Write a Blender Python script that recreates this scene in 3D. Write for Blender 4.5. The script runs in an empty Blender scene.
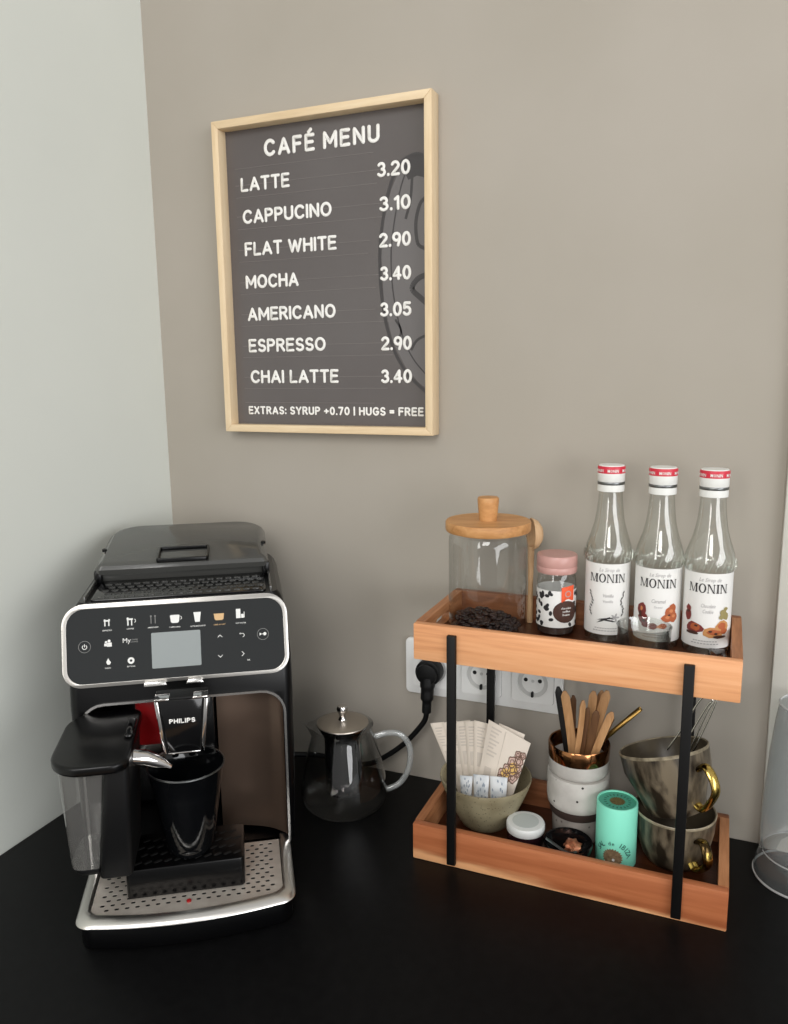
import bpy, bmesh, math, random
from mathutils import Vector, Matrix
from mathutils.geometry import tessellate_polygon
PI = math.pi
sc = bpy.context.scene
COL = sc.collection
random.seed(7)

# ------------------------------------------------------------------ camera
F, CAM, YAW, PITCH, ROLL = 795.925, Vector((0.8003, -1.0045, 0.5865)), 0.3969, 0.1785, -0.0122
fwd = Vector((-math.sin(YAW)*math.cos(PITCH), math.cos(YAW)*math.cos(PITCH), -math.sin(PITCH)))
rgt = Vector((math.cos(YAW), math.sin(YAW), 0)); upv = rgt.cross(fwd)
r2 = math.cos(ROLL)*rgt + math.sin(ROLL)*upv
u2 = -math.sin(ROLL)*rgt + math.cos(ROLL)*upv
cd = bpy.data.cameras.new('camera'); cam = bpy.data.objects.new('camera', cd); COL.objects.link(cam)
cd.sensor_fit = 'VERTICAL'; cd.sensor_height = 24; cd.lens = F*24/1024; cd.clip_start = .02
m = Matrix.Identity(4)
for i in range(3):
    m[i][0] = r2[i]; m[i][1] = u2[i]; m[i][2] = -fwd[i]; m[i][3] = CAM[i]
cam.matrix_world = m
sc.camera = cam

# ------------------------------------------------------------------ materials
def lin(c):
    return tuple((v/12.92 if v <= .04045 else ((v+.055)/1.055)**2.4) for v in (x/255 for x in c))
class Mat:
    def __init__(s, name):
        s.m = bpy.data.materials.new(name); s.m.use_nodes = True
        s.n = s.m.node_tree.nodes; s.l = s.m.node_tree.links
        s.b = s.n['Principled BSDF']
    def node(s, t, **k):
        n = s.n.new(t)
        for a, v in k.items(): setattr(n, a, v)
        return n
    def link(s, a, b): s.l.new(a, b)
def setp(b, **k):
    names = dict(color='Base Color', rough='Roughness', metal='Metallic', spec='Specular IOR Level', trans='Transmission Weight',
                 coat='Coat Weight', coatr='Coat Roughness', ior='IOR', emc='Emission Color', ems='Emission Strength', alpha='Alpha')
    for a, v in k.items():
        if a in ('color', 'emc'): v = (*v, 1)
        b.inputs[names[a]].default_value = v
def plain(name, rgb, rough=.5, **k):
    M = Mat(name); setp(M.b, color=lin(rgb), rough=rough, **k); return M.m
def noisy(name, c1, c2, scale=20, rough=.5, bump=0, stretch=(1,1,1), detail=4, lo=.35, hi=.65, **k):
    M = Mat(name); setp(M.b, rough=rough, **k)
    tc = M.node('ShaderNodeTexCoord'); mp = M.node('ShaderNodeMapping'); mp.inputs['Scale'].default_value = stretch
    nz = M.node('ShaderNodeTexNoise'); nz.inputs['Scale'].default_value = scale; nz.inputs['Detail'].default_value = detail
    rp = M.node('ShaderNodeValToRGB'); rp.color_ramp.elements[0].position = lo; rp.color_ramp.elements[1].position = hi
    rp.color_ramp.elements[0].color = (*lin(c1), 1); rp.color_ramp.elements[1].color = (*lin(c2), 1)
    M.link(tc.outputs['Object'], mp.inputs[0]); M.link(mp.outputs[0], nz.inputs['Vector']); M.link(nz.outputs['Fac'], rp.inputs[0])
    M.link(rp.outputs[0], M.b.inputs['Base Color'])
    if bump:
        bp = M.node('ShaderNodeBump'); bp.inputs['Strength'].default_value = bump; bp.inputs['Distance'].default_value = .002
        M.link(nz.outputs['Fac'], bp.inputs['Height']); M.link(bp.outputs[0], M.b.inputs['Normal'])
    return M.m
def wood(name, c1, c2, c3, stretch, rough=.45, spec=.4):
    """grain running along the axis whose stretch is small"""
    M = Mat(name); setp(M.b, rough=rough, spec=spec)
    tc = M.node('ShaderNodeTexCoord'); mp = M.node('ShaderNodeMapping'); mp.inputs['Scale'].default_value = stretch
    oi = M.node('ShaderNodeObjectInfo'); ad = M.node('ShaderNodeVectorMath', operation='ADD')
    M.link(tc.outputs['Object'], ad.inputs[0]); M.link(oi.outputs['Location'], ad.inputs[1])
    n1 = M.node('ShaderNodeTexNoise'); n1.inputs['Scale'].default_value = 1; n1.inputs['Detail'].default_value = 3; n1.inputs['Distortion'].default_value = .6
    n2 = M.node('ShaderNodeTexNoise'); n2.inputs['Scale'].default_value = 6; n2.inputs['Detail'].default_value = 4
    M.link(ad.outputs[0], mp.inputs[0]); M.link(mp.outputs[0], n1.inputs['Vector']); M.link(mp.outputs[0], n2.inputs['Vector'])
    mx = M.node('ShaderNodeMix', data_type='FLOAT'); mx.inputs[0].default_value = .35
    M.link(n1.outputs['Fac'], mx.inputs[2]); M.link(n2.outputs['Fac'], mx.inputs[3])
    rp = M.node('ShaderNodeValToRGB'); e = rp.color_ramp.elements
    e[0].position = .34; e[0].color = (*lin(c1), 1); e[1].position = .66; e[1].color = (*lin(c3), 1)
    x = e.new(.5); x.color = (*lin(c2), 1)
    M.link(mx.outputs[0], rp.inputs[0]); M.link(rp.outputs[0], M.b.inputs['Base Color'])
    return M.m
def speckle(name, base, dot, scale=140, size=.16, rough=.45, blot=None, keep=.6):
    M = Mat(name); setp(M.b, rough=rough)
    tc = M.node('ShaderNodeTexCoord'); vo = M.node('ShaderNodeTexVoronoi'); vo.inputs['Scale'].default_value = scale
    M.link(tc.outputs['Object'], vo.inputs['Vector'])
    lt = M.node('ShaderNodeMath', operation='LESS_THAN'); lt.inputs[1].default_value = size; M.link(vo.outputs['Distance'], lt.inputs[0])
    sp = M.node('ShaderNodeSeparateColor'); M.link(vo.outputs['Color'], sp.inputs[0])
    gt = M.node('ShaderNodeMath', operation='GREATER_THAN'); gt.inputs[1].default_value = keep; M.link(sp.outputs[0], gt.inputs[0])
    ml = M.node('ShaderNodeMath', operation='MULTIPLY'); M.link(lt.outputs[0], ml.inputs[0]); M.link(gt.outputs[0], ml.inputs[1])
    nz = M.node('ShaderNodeTexNoise'); nz.inputs['Scale'].default_value = 35; nz.inputs['Detail'].default_value = 5; M.link(tc.outputs['Object'], nz.inputs['Vector'])
    rp = M.node('ShaderNodeValToRGB'); rp.color_ramp.elements[0].position = .38; rp.color_ramp.elements[1].position = .62
    rp.color_ramp.elements[0].color = (*lin(blot or base), 1); rp.color_ramp.elements[1].color = (*lin(base), 1); M.link(nz.outputs['Fac'], rp.inputs[0])
    mx = M.node('ShaderNodeMix', data_type='RGBA'); M.link(ml.outputs[0], mx.inputs[0]); M.link(rp.outputs[0], mx.inputs[6]); mx.inputs[7].default_value = (*lin(dot), 1)
    M.link(mx.outputs[2], M.b.inputs['Base Color'])
    return M.m
def thin_glass(name, tint=(.96,.97,.96), edge=(.55,.58,.55), gloss=1.0, rough=.02, power=3.0, haze=0.0, hazecol=(.6,.6,.6)):
    """thin-walled clear shell: see-through, darker at the turning edge, mirror-like reflections on top"""
    M = Mat(name); n = M.n; n.remove(M.b); out = n['Material Output']
    lw = M.node('ShaderNodeLayerWeight'); lw.inputs['Blend'].default_value = .5
    pw = M.node('ShaderNodeMath', operation='POWER'); pw.inputs[1].default_value = power; M.link(lw.outputs['Facing'], pw.inputs[0])
    mx = M.node('ShaderNodeMix', data_type='RGBA'); mx.inputs[6].default_value = (*tint, 1); mx.inputs[7].default_value = (*edge, 1); M.link(pw.outputs[0], mx.inputs[0])
    tr = M.node('ShaderNodeBsdfTransparent'); M.link(mx.outputs[2], tr.inputs[0])
    gl = M.node('ShaderNodeBsdfGlossy'); gl.inputs['Roughness'].default_value = rough; gl.inputs[0].default_value = (.95,.95,.95,1)
    p5 = M.node('ShaderNodeMath', operation='POWER'); p5.inputs[1].default_value = 5; M.link(lw.outputs['Facing'], p5.inputs[0])
    ma = M.node('ShaderNodeMath', operation='MULTIPLY_ADD'); ma.inputs[1].default_value = .80; ma.inputs[2].default_value = .045; M.link(p5.outputs[0], ma.inputs[0])
    ml = M.node('ShaderNodeMath', operation='MULTIPLY', use_clamp=True); ml.inputs[1].default_value = gloss; M.link(ma.outputs[0], ml.inputs[0])
    base = tr
    if haze:
        df = M.node('ShaderNodeBsdfDiffuse'); df.inputs[0].default_value = (*hazecol, 1)
        h = M.node('ShaderNodeMixShader'); h.inputs[0].default_value = haze; M.link(tr.outputs[0], h.inputs[1]); M.link(df.outputs[0], h.inputs[2]); base = h
    ms = M.node('ShaderNodeMixShader'); M.link(ml.outputs[0], ms.inputs[0]); M.link(base.outputs[0], ms.inputs[1]); M.link(gl.outputs[0], ms.inputs[2])
    M.link(ms.outputs[0], out.inputs[0])
    return M.m

M_backwall = noisy('taupe wall paint', (165,158,147), (171,164,154), 3, .85, .0, spec=.2)
M_leftwall = noisy('off white wall paint', (219,222,215), (223,226,219), 3, .85, .0, spec=.2)
M_trim = plain('white trim paint', (205,203,194), .45)
M_counter = noisy('black laminate', (8,8,9), (13,13,14), 90, .45, .0, spec=.12)
M_floor = wood('floor boards', (120,95,70), (140,112,84), (155,125,95), (3,30,30), .5)
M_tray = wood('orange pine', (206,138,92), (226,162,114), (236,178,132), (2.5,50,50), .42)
M_traylow = wood('shaded orange pine', (150,84,50), (166,97,60), (184,114,74), (2.5,42,42), .42)  # deeper orange board, with the lower tier's shade put into its tone
def sapwood(m):
    n, l = m.node_tree.nodes, m.node_tree.links; b = n['Principled BSDF']
    old = b.inputs['Base Color'].links[0].from_socket
    tc = n.new('ShaderNodeTexCoord'); sp = n.new('ShaderNodeSeparateXYZ'); l.new(tc.outputs['Object'], sp.inputs[0])
    mp = n.new('ShaderNodeMapping'); mp.inputs['Scale'].default_value = (9,9,60); l.new(tc.outputs['Object'], mp.inputs[0])
    nz = n.new('ShaderNodeTexNoise'); nz.inputs['Scale'].default_value = 1; nz.inputs['Detail'].default_value = 3; l.new(mp.outputs[0], nz.inputs['Vector'])
    ma = n.new('ShaderNodeMath'); ma.operation = 'MULTIPLY_ADD'; ma.inputs[1].default_value = .022; l.new(nz.outputs['Fac'], ma.inputs[0]); l.new(sp.outputs['Z'], ma.inputs[2])
    mx_ = n.new('ShaderNodeMath'); mx_.operation = 'MULTIPLY_ADD'; mx_.inputs[1].default_value = .030; l.new(sp.outputs['X'], mx_.inputs[0]); l.new(ma.outputs[0], mx_.inputs[2])
    rp = n.new('ShaderNodeValToRGB'); rp.color_ramp.elements[0].position = .0215; rp.color_ramp.elements[1].position = .0245
    rp.color_ramp.elements[0].color = (1,1,1,1); rp.color_ramp.elements[1].color = (0,0,0,1); l.new(mx_.outputs[0], rp.inputs[0])
    mix = n.new('ShaderNodeMix'); mix.data_type = 'RGBA'; l.new(rp.outputs[0], mix.inputs[0]); l.new(old, mix.inputs[6]); mix.inputs[7].default_value = (*lin((226,168,120)),1)
    l.new(mix.outputs[2], b.inputs['Base Color'])
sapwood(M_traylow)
M_traydark = wood('dark brown pine', (52,25,13), (70,36,20), (90,50,29), (5,60,60), .3, .5)  # darkest brown of the tray woods, for both floors
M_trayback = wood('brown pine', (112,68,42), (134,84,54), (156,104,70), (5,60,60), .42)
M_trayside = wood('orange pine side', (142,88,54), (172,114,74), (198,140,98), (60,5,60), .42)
M_black_metal = plain('black powder coat', (9,8,8), .5, spec=.3)
M_pale_wood = wood('pale pine frame', (214,188,150), (226,202,166), (233,212,178), (50,50,4), .5)
M_pale_wood_x = wood('pale pine frame rail', (214,188,150), (226,202,166), (233,212,178), (4,50,50), .5)
M_poster = noisy('dark grey poster', (90,84,83), (98,93,92), 4, .25, spec=.45)
M_posterline = plain('poster line', (112,105,103), .4)
M_posterdark = plain('poster drawing', (54,50,51), .4)
M_postermid = plain('poster drawing grey', (102,98,98), .3)
M_letter = plain('white lettering', (238,236,232), .5)
M_whiteplastic = plain('white plastic', (240,240,238), .35)
M_socketgrey = plain('socket recess plastic', (205,205,203), .4)
M_dark = plain('black hole', (10,10,10), .6)
M_blackplastic = plain('black plastic', (5,5,6), .28, spec=.3)
M_blackmatte = plain('matt black plastic', (10,10,11), .5, spec=.3)
M_blackgloss = plain('black gloss plastic', (12,12,13), .1, spec=.5)
M_panel = plain('dark glass panel', (38,40,41), .06, spec=.45)
M_chrome = plain('brushed chrome', (205,203,200), .25, metal=1)
M_lidsteel = plain('brushed lid steel', (190,182,172), .4, metal=1)
M_chromebright = plain('bright chrome', (225,222,220), .08, metal=1)
M_panelrim = plain('grey satin rim', (176,173,168), .32, metal=1)
M_rimmetal = plain('satin chrome', (222,219,214), .3, metal=1)
M_steel = noisy('perforated steel', (206,196,186), (220,212,202), 60, .45, metal=.55)
M_liner = noisy('brown steel liner', (150,126,110), (164,140,124), 2, .3, metal=.9)  # metal with a warm brown base colour
M_red = plain('red plastic', (150,12,18), .3)
M_display = plain('grey display', (142,148,148), .25)
M_icon = plain('white icon print', (225,225,222), .5)
M_icongrey = plain('grey icon print', (120,120,118), .5)
M_icontan = plain('tan icon print', (205,168,120), .5)
M_lidgrey = plain('smoked lid plastic', (70,70,68), .14, spec=.8)
M_smoke = thin_glass('smoked plastic', (.25,.25,.26), (.1,.1,.1), .9, .06)
M_tank = thin_glass('clear plastic tank', (.93,.93,.92), (.66,.66,.65), 1.4, .05, 2.0, .10, (.70,.68,.65))
M_glass = thin_glass('clear glass', (.97,.975,.97), (.55,.57,.55), 1.4)
M_dishglass = thin_glass('glass dish', (.93,.94,.93), (.16,.17,.16), 1.8, .03, 1.8)
M_bottle = thin_glass('syrup bottle glass', (.970,.980,.965), (.50,.53,.50), 2.2, .03, 2.8)
M_kettleglass = thin_glass('teapot glass', (.86,.87,.87), (.45,.46,.46), 1.7, .02, 2.4)
M_carafebase = thin_glass('clear base plastic', (.86,.88,.88), (.5,.52,.52), 1.0, .1, 2.0, .05, (.58,.60,.61))
M_carafe = thin_glass('frosted carafe plastic', (.80,.82,.82), (.5,.52,.52), 1.0, .1, 2.0, .22, (.58,.60,.61))
M_labelw = plain('paper label', (232,231,228), .55)
M_ink = plain('black ink', (38,36,38), .6)
M_inkgrey = plain('grey ink', (172,170,170), .6)
M_caramel = plain('caramel print', (176,92,52), .55)
M_caramel2 = plain('light caramel print', (206,130,82), .55)
M_maroon = plain('maroon print', (120,48,44), .55)
M_darkbrown = plain('dark brown print', (70,42,32), .55)
M_cookie = plain('cookie print', (196,140,84), .55)
M_olive = plain('olive print', (150,138,88), .55)
M_capwhite = plain('white cap', (232,232,228), .4)
M_capred = plain('red cap band', (206,40,62), .4)
M_silver = plain('silver ring', (120,122,122), .35, metal=1)
M_pink = plain('dusty pink lid', (196,150,142), .35)
M_orange = plain('orange sticker', (236,92,50), .5)
M_jarwood = wood('beech lid', (176,124,74), (196,143,90), (208,160,106), (12,60,60), .5)
M_spoonwood = wood('pale beech', (190,152,112), (208,172,132), (216,184,146), (60,60,10), .5)
M_bean = noisy('roasted bean', (24,14,13), (44,28,26), 90, .35)
M_ground = noisy('ground coffee', (46,30,24), (62,42,34), 200, .9)
M_bowl = speckle('sand stoneware', (148,139,112), (98,88,66), 260, .22, .5, (132,122,96), .4)
M_cupw = speckle('speckled stoneware', (200,196,190), (40,36,34), 150, .22, .45, (184,180,174), .84)
M_cupbase = plain('dark unglazed clay', (48,32,26), .8)
M_cupgrey = speckle('grey stoneware', (140,132,126), (80,70,66), 150, .2, .5, (120,113,108), .7)
M_copper = noisy('copper glaze', (140,92,58), (196,138,92), 40, .12, metal=1)
M_mug = noisy('reactive brown glaze', (38,31,23), (118,106,88), 60, .34, detail=10, stretch=(1,1,.25), lo=.42, hi=.60, spec=.45)
M_mugrim = noisy('glaze rim', (112,102,84), (166,154,130), 90, .35)
M_muginside = noisy('dark mug inside', (66,58,46), (92,82,66), 30, .3)
M_gold = noisy('gold glaze', (70,56,34), (214,184,100), 34, .18, metal=1, lo=.42, hi=.56)
M_teal = plain('turquoise tube', (140,234,206), .5)
M_tealdark = plain('dark teal print', (52,112,98), .55)
M_tealend = plain('tube end print', (80,172,146), .45)
M_sunbrown = noisy('sun print', (104,80,58), (150,126,96), 300, .6)
M_sungold = noisy('sun centre print', (92,82,46), (120,106,64), 300, .6)
M_jamlid = plain('white jar lid', (226,228,226), .4)
M_jamlidtop = plain('grey jar lid print', (196,202,200), .45)
M_jam = plain('dark jam', (40,20,26), .25)
M_jamlabel = plain('jam label', (150,120,104), .6)
M_packet = noisy('cream paper', (222,210,196), (230,219,206), 15, .6)
M_packetgrey = plain('packet print grey', (204,193,181), .6)
M_packetpink = plain('packet print pink', (206,176,164), .6)
M_packetbrown = plain('packet print brown', (112,84,70), .6)
M_packetyellow = plain('packet print yellow', (222,182,104), .6)
M_sugar = noisy('sugar stick paper', (226,228,230), (202,208,214), 60, .6, detail=5, lo=.45, hi=.6)
M_sugarblue = plain('sugar stick print', (150,162,176), .6)
M_stick = wood('stirrer birch', (160,114,72), (184,138,94), (202,156,110), (60,60,8), .55)
M_stickbrown = wood('brown stirrer', (84,54,32), (104,70,42), (122,86,54), (60,60,8), .55)
M_stickblack = speckle('black speckled stick', (18,16,16), (96,84,72), 260, .2, .5, None, .8)
M_straw = plain('gold straw', (168,134,74), .4, metal=1)
M_wire = plain('steel wire', (190,186,176), .25, metal=1)
M_slate = plain('dark brown leather', (56,36,30), .6)
M_copperpiece = noisy('copper foil', (186,110,78), (214,146,110), 120, .35, metal=.6)
M_cupblack = plain('black glass tumbler', (9,10,12), .08, spec=.55)

# ------------------------------------------------------------------ mesh helpers
def make(name, bm, mat, parent=None, bevel=0, seg=2, angle=35, smooth=40):
    bmesh.ops.remove_doubles(bm, verts=bm.verts, dist=1e-6)
    bmesh.ops.recalc_face_normals(bm, faces=bm.faces)
    if bevel:
        es = [e for e in bm.edges if len(e.link_faces) == 2 and e.calc_face_angle(0) > math.radians(angle)]
        bmesh.ops.bevel(bm, geom=es, offset=bevel, segments=seg, affect='EDGES', profile=.5, clamp_overlap=True)
    me = bpy.data.meshes.new(name); bm.to_mesh(me); bm.free()
    for p in me.polygons: p.use_smooth = True
    me.set_sharp_from_angle(angle=math.radians(smooth))
    mats = mat if isinstance(mat, (list, tuple)) else [mat]
    for k in mats: me.materials.append(k)
    o = bpy.data.objects.new(name, me); COL.objects.link(o)
    if parent: o.parent = parent
    return o
def tag(o, label=None, cat=None, group=None, kind=None):
    if label: o['label'] = label
    if cat: o['category'] = cat
    if group: o['group'] = group
    if kind: o['kind'] = kind
    return o
def thing(name, label, cat, loc=(0,0,0), rz=0, group=None):
    o = bpy.data.objects.new(name, None); o.empty_display_size = .02; COL.objects.link(o)
    o.location = loc; o.rotation_euler = (0,0,rz)
    return tag(o, label, cat, group)
def face_cam(x, y): return math.atan2(CAM.x-x, -(CAM.y-y))
def new(): return bmesh.new()
def add_box(bm, x0,x1,y0,y1,z0,z1, M=None):
    vs = [bm.verts.new(Vector(p) if M is None else M @ Vector(p)) for p in
          [(x0,y0,z0),(x1,y0,z0),(x1,y1,z0),(x0,y1,z0),(x0,y0,z1),(x1,y0,z1),(x1,y1,z1),(x0,y1,z1)]]
    for f in [(0,3,2,1),(4,5,6,7),(0,1,5,4),(1,2,6,5),(2,3,7,6),(3,0,4,7)]: bm.faces.new([vs[i] for i in f])
    return bm
def box(*a, M=None): return add_box(new(), *a, M=M)
def add_lathe(bm, prof, n=64, c=(0,0,0), M=None, mats=None):
    rings = []
    for r, z in prof:
        if r < 1e-6:
            p = Vector((c[0],c[1],c[2]+z)); rings.append([bm.verts.new(p if M is None else M@p)])
        else:
            ring = []
            for i in range(n):
                p = Vector((c[0]+r*math.cos(2*PI*i/n), c[1]+r*math.sin(2*PI*i/n), c[2]+z)); ring.append(bm.verts.new(p if M is None else M@p))
            rings.append(ring)
    for k in range(len(rings)-1):
        a, b = rings[k], rings[k+1]
        for i in range(n):
            j = (i+1) % n
            if len(a) == 1 and len(b) == 1: continue
            if len(a) == 1: f = bm.faces.new([a[0], b[j], b[i]])
            elif len(b) == 1: f = bm.faces.new([a[i], a[j], b[0]])
            else: f = bm.faces.new([a[i], a[j], b[j], b[i]])
            if mats: f.material_index = mats[k]
    return bm
def lathe(prof, n=64, **k): return add_lathe(new(), prof, n, **k)
def catmull(pts, sub=8):
    pts = [Vector(p) for p in pts]
    P = [2*pts[0]-pts[1]] + pts + [2*pts[-1]-pts[-2]]; out = []
    for i in range(1, len(P)-2):
        a,b,c,d = P[i-1],P[i],P[i+1],P[i+2]
        for s in range(sub):
            t = s/sub; out.append(.5*((2*b)+(c-a)*t+(2*a-5*b+4*c-d)*t*t+(3*b-a-3*c+d)*t**3))
    out.append(pts[-1]); return out
def add_tube(bm, pts, r, n=10, cap=True, flat=1.0, ref=None):
    """sweep; r a number or a list; flat squashes the section along the 'ref' side"""
    pts = [Vector(p) for p in pts]; rs = r if isinstance(r, (list, tuple)) else [r]*len(pts)
    if len(rs) != len(pts): rs = [rs[min(len(rs)-1, int(i*len(rs)/len(pts)))] for i in range(len(pts))]
    rings = []; prev = Vector(ref) if ref else None
    for i, p in enumerate(pts):
        t = (pts[min(i+1,len(pts)-1)] - pts[max(i-1,0)]).normalized()
        if prev is None: prev = t.orthogonal()
        s = (prev - t*prev.dot(t)).normalized(); b = t.cross(s); prev = s
        rings.append([bm.verts.new(p + rs[i]*(math.cos(2*PI*k/n)*s*flat + math.sin(2*PI*k/n)*b)) for k in range(n)])
    for a, b in zip(rings, rings[1:]):
        for k in range(n): bm.faces.new([a[k], a[(k+1)%n], b[(k+1)%n], b[k]])
    if cap: bm.faces.new(rings[0][::-1]); bm.faces.new(rings[-1])
    return bm
def tube(pts, r, **k): return add_tube(new(), pts, r, **k)
def rrect(x0,x1,y0,y1,r,n=6):
    out = []
    rr = r if isinstance(r, (list,tuple)) else (r,)*4       # bl, br, tr, tl
    for (cx,cy,a0,q) in ((x0+rr[0],y0+rr[0],PI,rr[0]),(x1-rr[1],y0+rr[1],1.5*PI,rr[1]),(x1-rr[2],y1-rr[2],0,rr[2]),(x0+rr[3],y1-rr[3],.5*PI,rr[3])):
        for i in range(n+1):
            a = a0 + .5*PI*i/n; out.append((cx+q*math.cos(a), cy+q*math.sin(a)))
    return out
def circ(cx,cy,r,n=20,ry=None): return [(cx+r*math.cos(2*PI*i/n), cy+(ry or r)*math.sin(2*PI*i/n)) for i in range(n)]
def add_prism(bm, outer, d0, d1, f, holes=()):
    """2D outline extruded from depth d0 to d1; f(x,y,d) places it"""
    loops = [outer]+list(holes)
    flat = [p for l in loops for p in l]
    A = [bm.verts.new(Vector(f(x,y,d0))) for x,y in flat]; B = [bm.verts.new(Vector(f(x,y,d1))) for x,y in flat]
    if not holes:
        bm.faces.new(A[::-1]); bm.faces.new(B)
    else:
        for t in tessellate_polygon([[Vector((x,y,0)) for x,y in l] for l in loops]):
            try: bm.faces.new([A[i] for i in t[::-1]]); bm.faces.new([B[i] for i in t])
            except ValueError: pass
    k = 0
    for l in loops:
        n = len(l)
        for i in range(n):
            j = (i+1) % n; bm.faces.new([A[k+i], A[k+j], B[k+j], B[k+i]])
        k += n
    return bm
def prism(outer, d0, d1, f, holes=()): return add_prism(new(), outer, d0, d1, f, holes)
XZ = lambda y: (lambda a,b,d: (a, y-d, b))        # drawn on a plane facing -Y, d towards the viewer
XY = lambda z: (lambda a,b,d: (a, b, z+d))
YZ = lambda x: (lambda a,b,d: (x+d, a, b))
def onto_cyl(r): return lambda a,b,d: ((r+d)*math.sin(a/r), -(r+d)*math.cos(a/r), b)
_tc = {}
def text_geo(body, bold=0.0, res=3):
    k = (body, bold, res)
    if k in _tc: return _tc[k]
    cu = bpy.data.curves.new('t', 'FONT'); cu.body = body; cu.resolution_u = res; cu.offset = bold; cu.fill_mode = 'FRONT'
    ob = bpy.data.objects.new('t', cu); COL.objects.link(ob)
    dg = bpy.context.evaluated_depsgraph_get(); dg.update()
    me = bpy.data.meshes.new_from_object(ob.evaluated_get(dg), depsgraph=dg)
    vs = [(v.co.x, v.co.y) for v in me.vertices]; fs = [tuple(p.vertices) for p in me.polygons]
    bpy.data.objects.remove(ob); bpy.data.curves.remove(cu); bpy.data.meshes.remove(me)
    _tc[k] = (vs, fs); return vs, fs
def add_text(bm, body, cx, cy, f, h=None, w=None, d=.0004, bold=.02, align='C', res=3, thick=0, slant=0):
    """capital height h and/or overall width w; centred (or left/right) on cx, baseline cy"""
    vs, fs = text_geo(body, bold, res)
    x0 = min(v[0] for v in vs); x1 = max(v[0] for v in vs)
    H, _ = text_geo('H', bold, res); capy = max(v[1] for v in H)
    sy = h/capy if h else w/(x1-x0)
    sx = w/(x1-x0) if w else sy
    off = cx-(x1-x0)*sx/2 if align == 'C' else (cx if align == 'L' else cx-(x1-x0)*sx)
    pt = lambda v, dd: Vector(f(off+(v[0]-x0)*sx+slant*v[1]*sy, cy+v[1]*sy, dd))
    A = [bm.verts.new(pt(v, d)) for v in vs]
    for q in fs:
        try: bm.faces.new([A[i] for i in q])
        except ValueError: pass
    if thick:
        B = [bm.verts.new(pt(v, d-thick)) for v in vs]
        cnt = {}
        for q in fs:
            for i in range(len(q)):
                e = (q[i], q[(i+1)%len(q)]); kk = tuple(sorted(e)); cnt.setdefault(kk, []).append(e)
        for kk, es in cnt.items():
            if len(es) == 1:
                a, b = es[0]
                try: bm.faces.new([A[b], A[a], B[a], B[b]])
                except ValueError: pass
    return bm
def text(name, body, cx, cy, f, mat, parent, **k):
    bm = add_text(new(), body, cx, cy, f, **k)
    me = bpy.data.meshes.new(name); bmesh.ops.remove_doubles(bm, verts=bm.verts, dist=1e-7)
    bm.to_mesh(me); bm.free(); me.materials.append(mat)
    o = bpy.data.objects.new(name, me); COL.objects.link(o); o.parent = parent
    return o
def add_patch(bm, pts, f, d=.0003):
    """flat printed blob, fan-filled and so able to follow a curved surface"""
    cx = sum(p[0] for p in pts)/len(pts); cy = sum(p[1] for p in pts)/len(pts)
    c = bm.verts.new(Vector(f(cx,cy,d))); mid = [bm.verts.new(Vector(f(cx+(x-cx)*.55, cy+(y-cy)*.55, d))) for x,y in pts]
    o = [bm.verts.new(Vector(f(x,y,d))) for x,y in pts]; n = len(pts)
    for i in range(n):
        j = (i+1)%n; bm.faces.new([c, mid[i], mid[j]]); bm.faces.new([mid[i], o[i], o[j], mid[j]])
def blob(cx,cy,r,rnd,n=11,ry=None): return [(cx+r*(1+rnd.uniform(-.18,.18))*math.cos(2*PI*i/n), cy+(ry or r)*(1+rnd.uniform(-.18,.18))*math.sin(2*PI*i/n)) for i in range(n)]
def rot2(pts, a, cx=0, cy=0): c,s = math.cos(a),math.sin(a); return [(cx+c*x-s*y, cy+s*x+c*y) for x,y in pts]
def mesh_out(name, bm, mat, parent):
    me = bpy.data.meshes.new(name); bm.to_mesh(me); bm.free(); me.materials.append(mat)
    o = bpy.data.objects.new(name, me); COL.objects.link(o); o.parent = parent; return o
def cut(o, cutter_bm):
    """carve a shape out of a finished part"""
    bmesh.ops.recalc_face_normals(cutter_bm, faces=cutter_bm.faces)
    cm = bpy.data.meshes.new('c'); cutter_bm.to_mesh(cm); cutter_bm.free()
    c = bpy.data.objects.new('c', cm); COL.objects.link(c); c.matrix_world = o.matrix_world; c.parent = o.parent
    md = o.modifiers.new('b', 'BOOLEAN'); md.operation = 'DIFFERENCE'; md.object = c; md.solver = 'EXACT'
    dg = bpy.context.evaluated_depsgraph_get(); dg.update()
    me = bpy.data.meshes.new_from_object(o.evaluated_get(dg), depsgraph=dg)
    o.modifiers.clear(); old = o.data; o.data = me; bpy.data.meshes.remove(old)
    bpy.data.objects.remove(c); bpy.data.meshes.remove(cm)
    for p in me.polygons: p.use_smooth = True
    me.set_sharp_from_angle(angle=math.radians(35))

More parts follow.
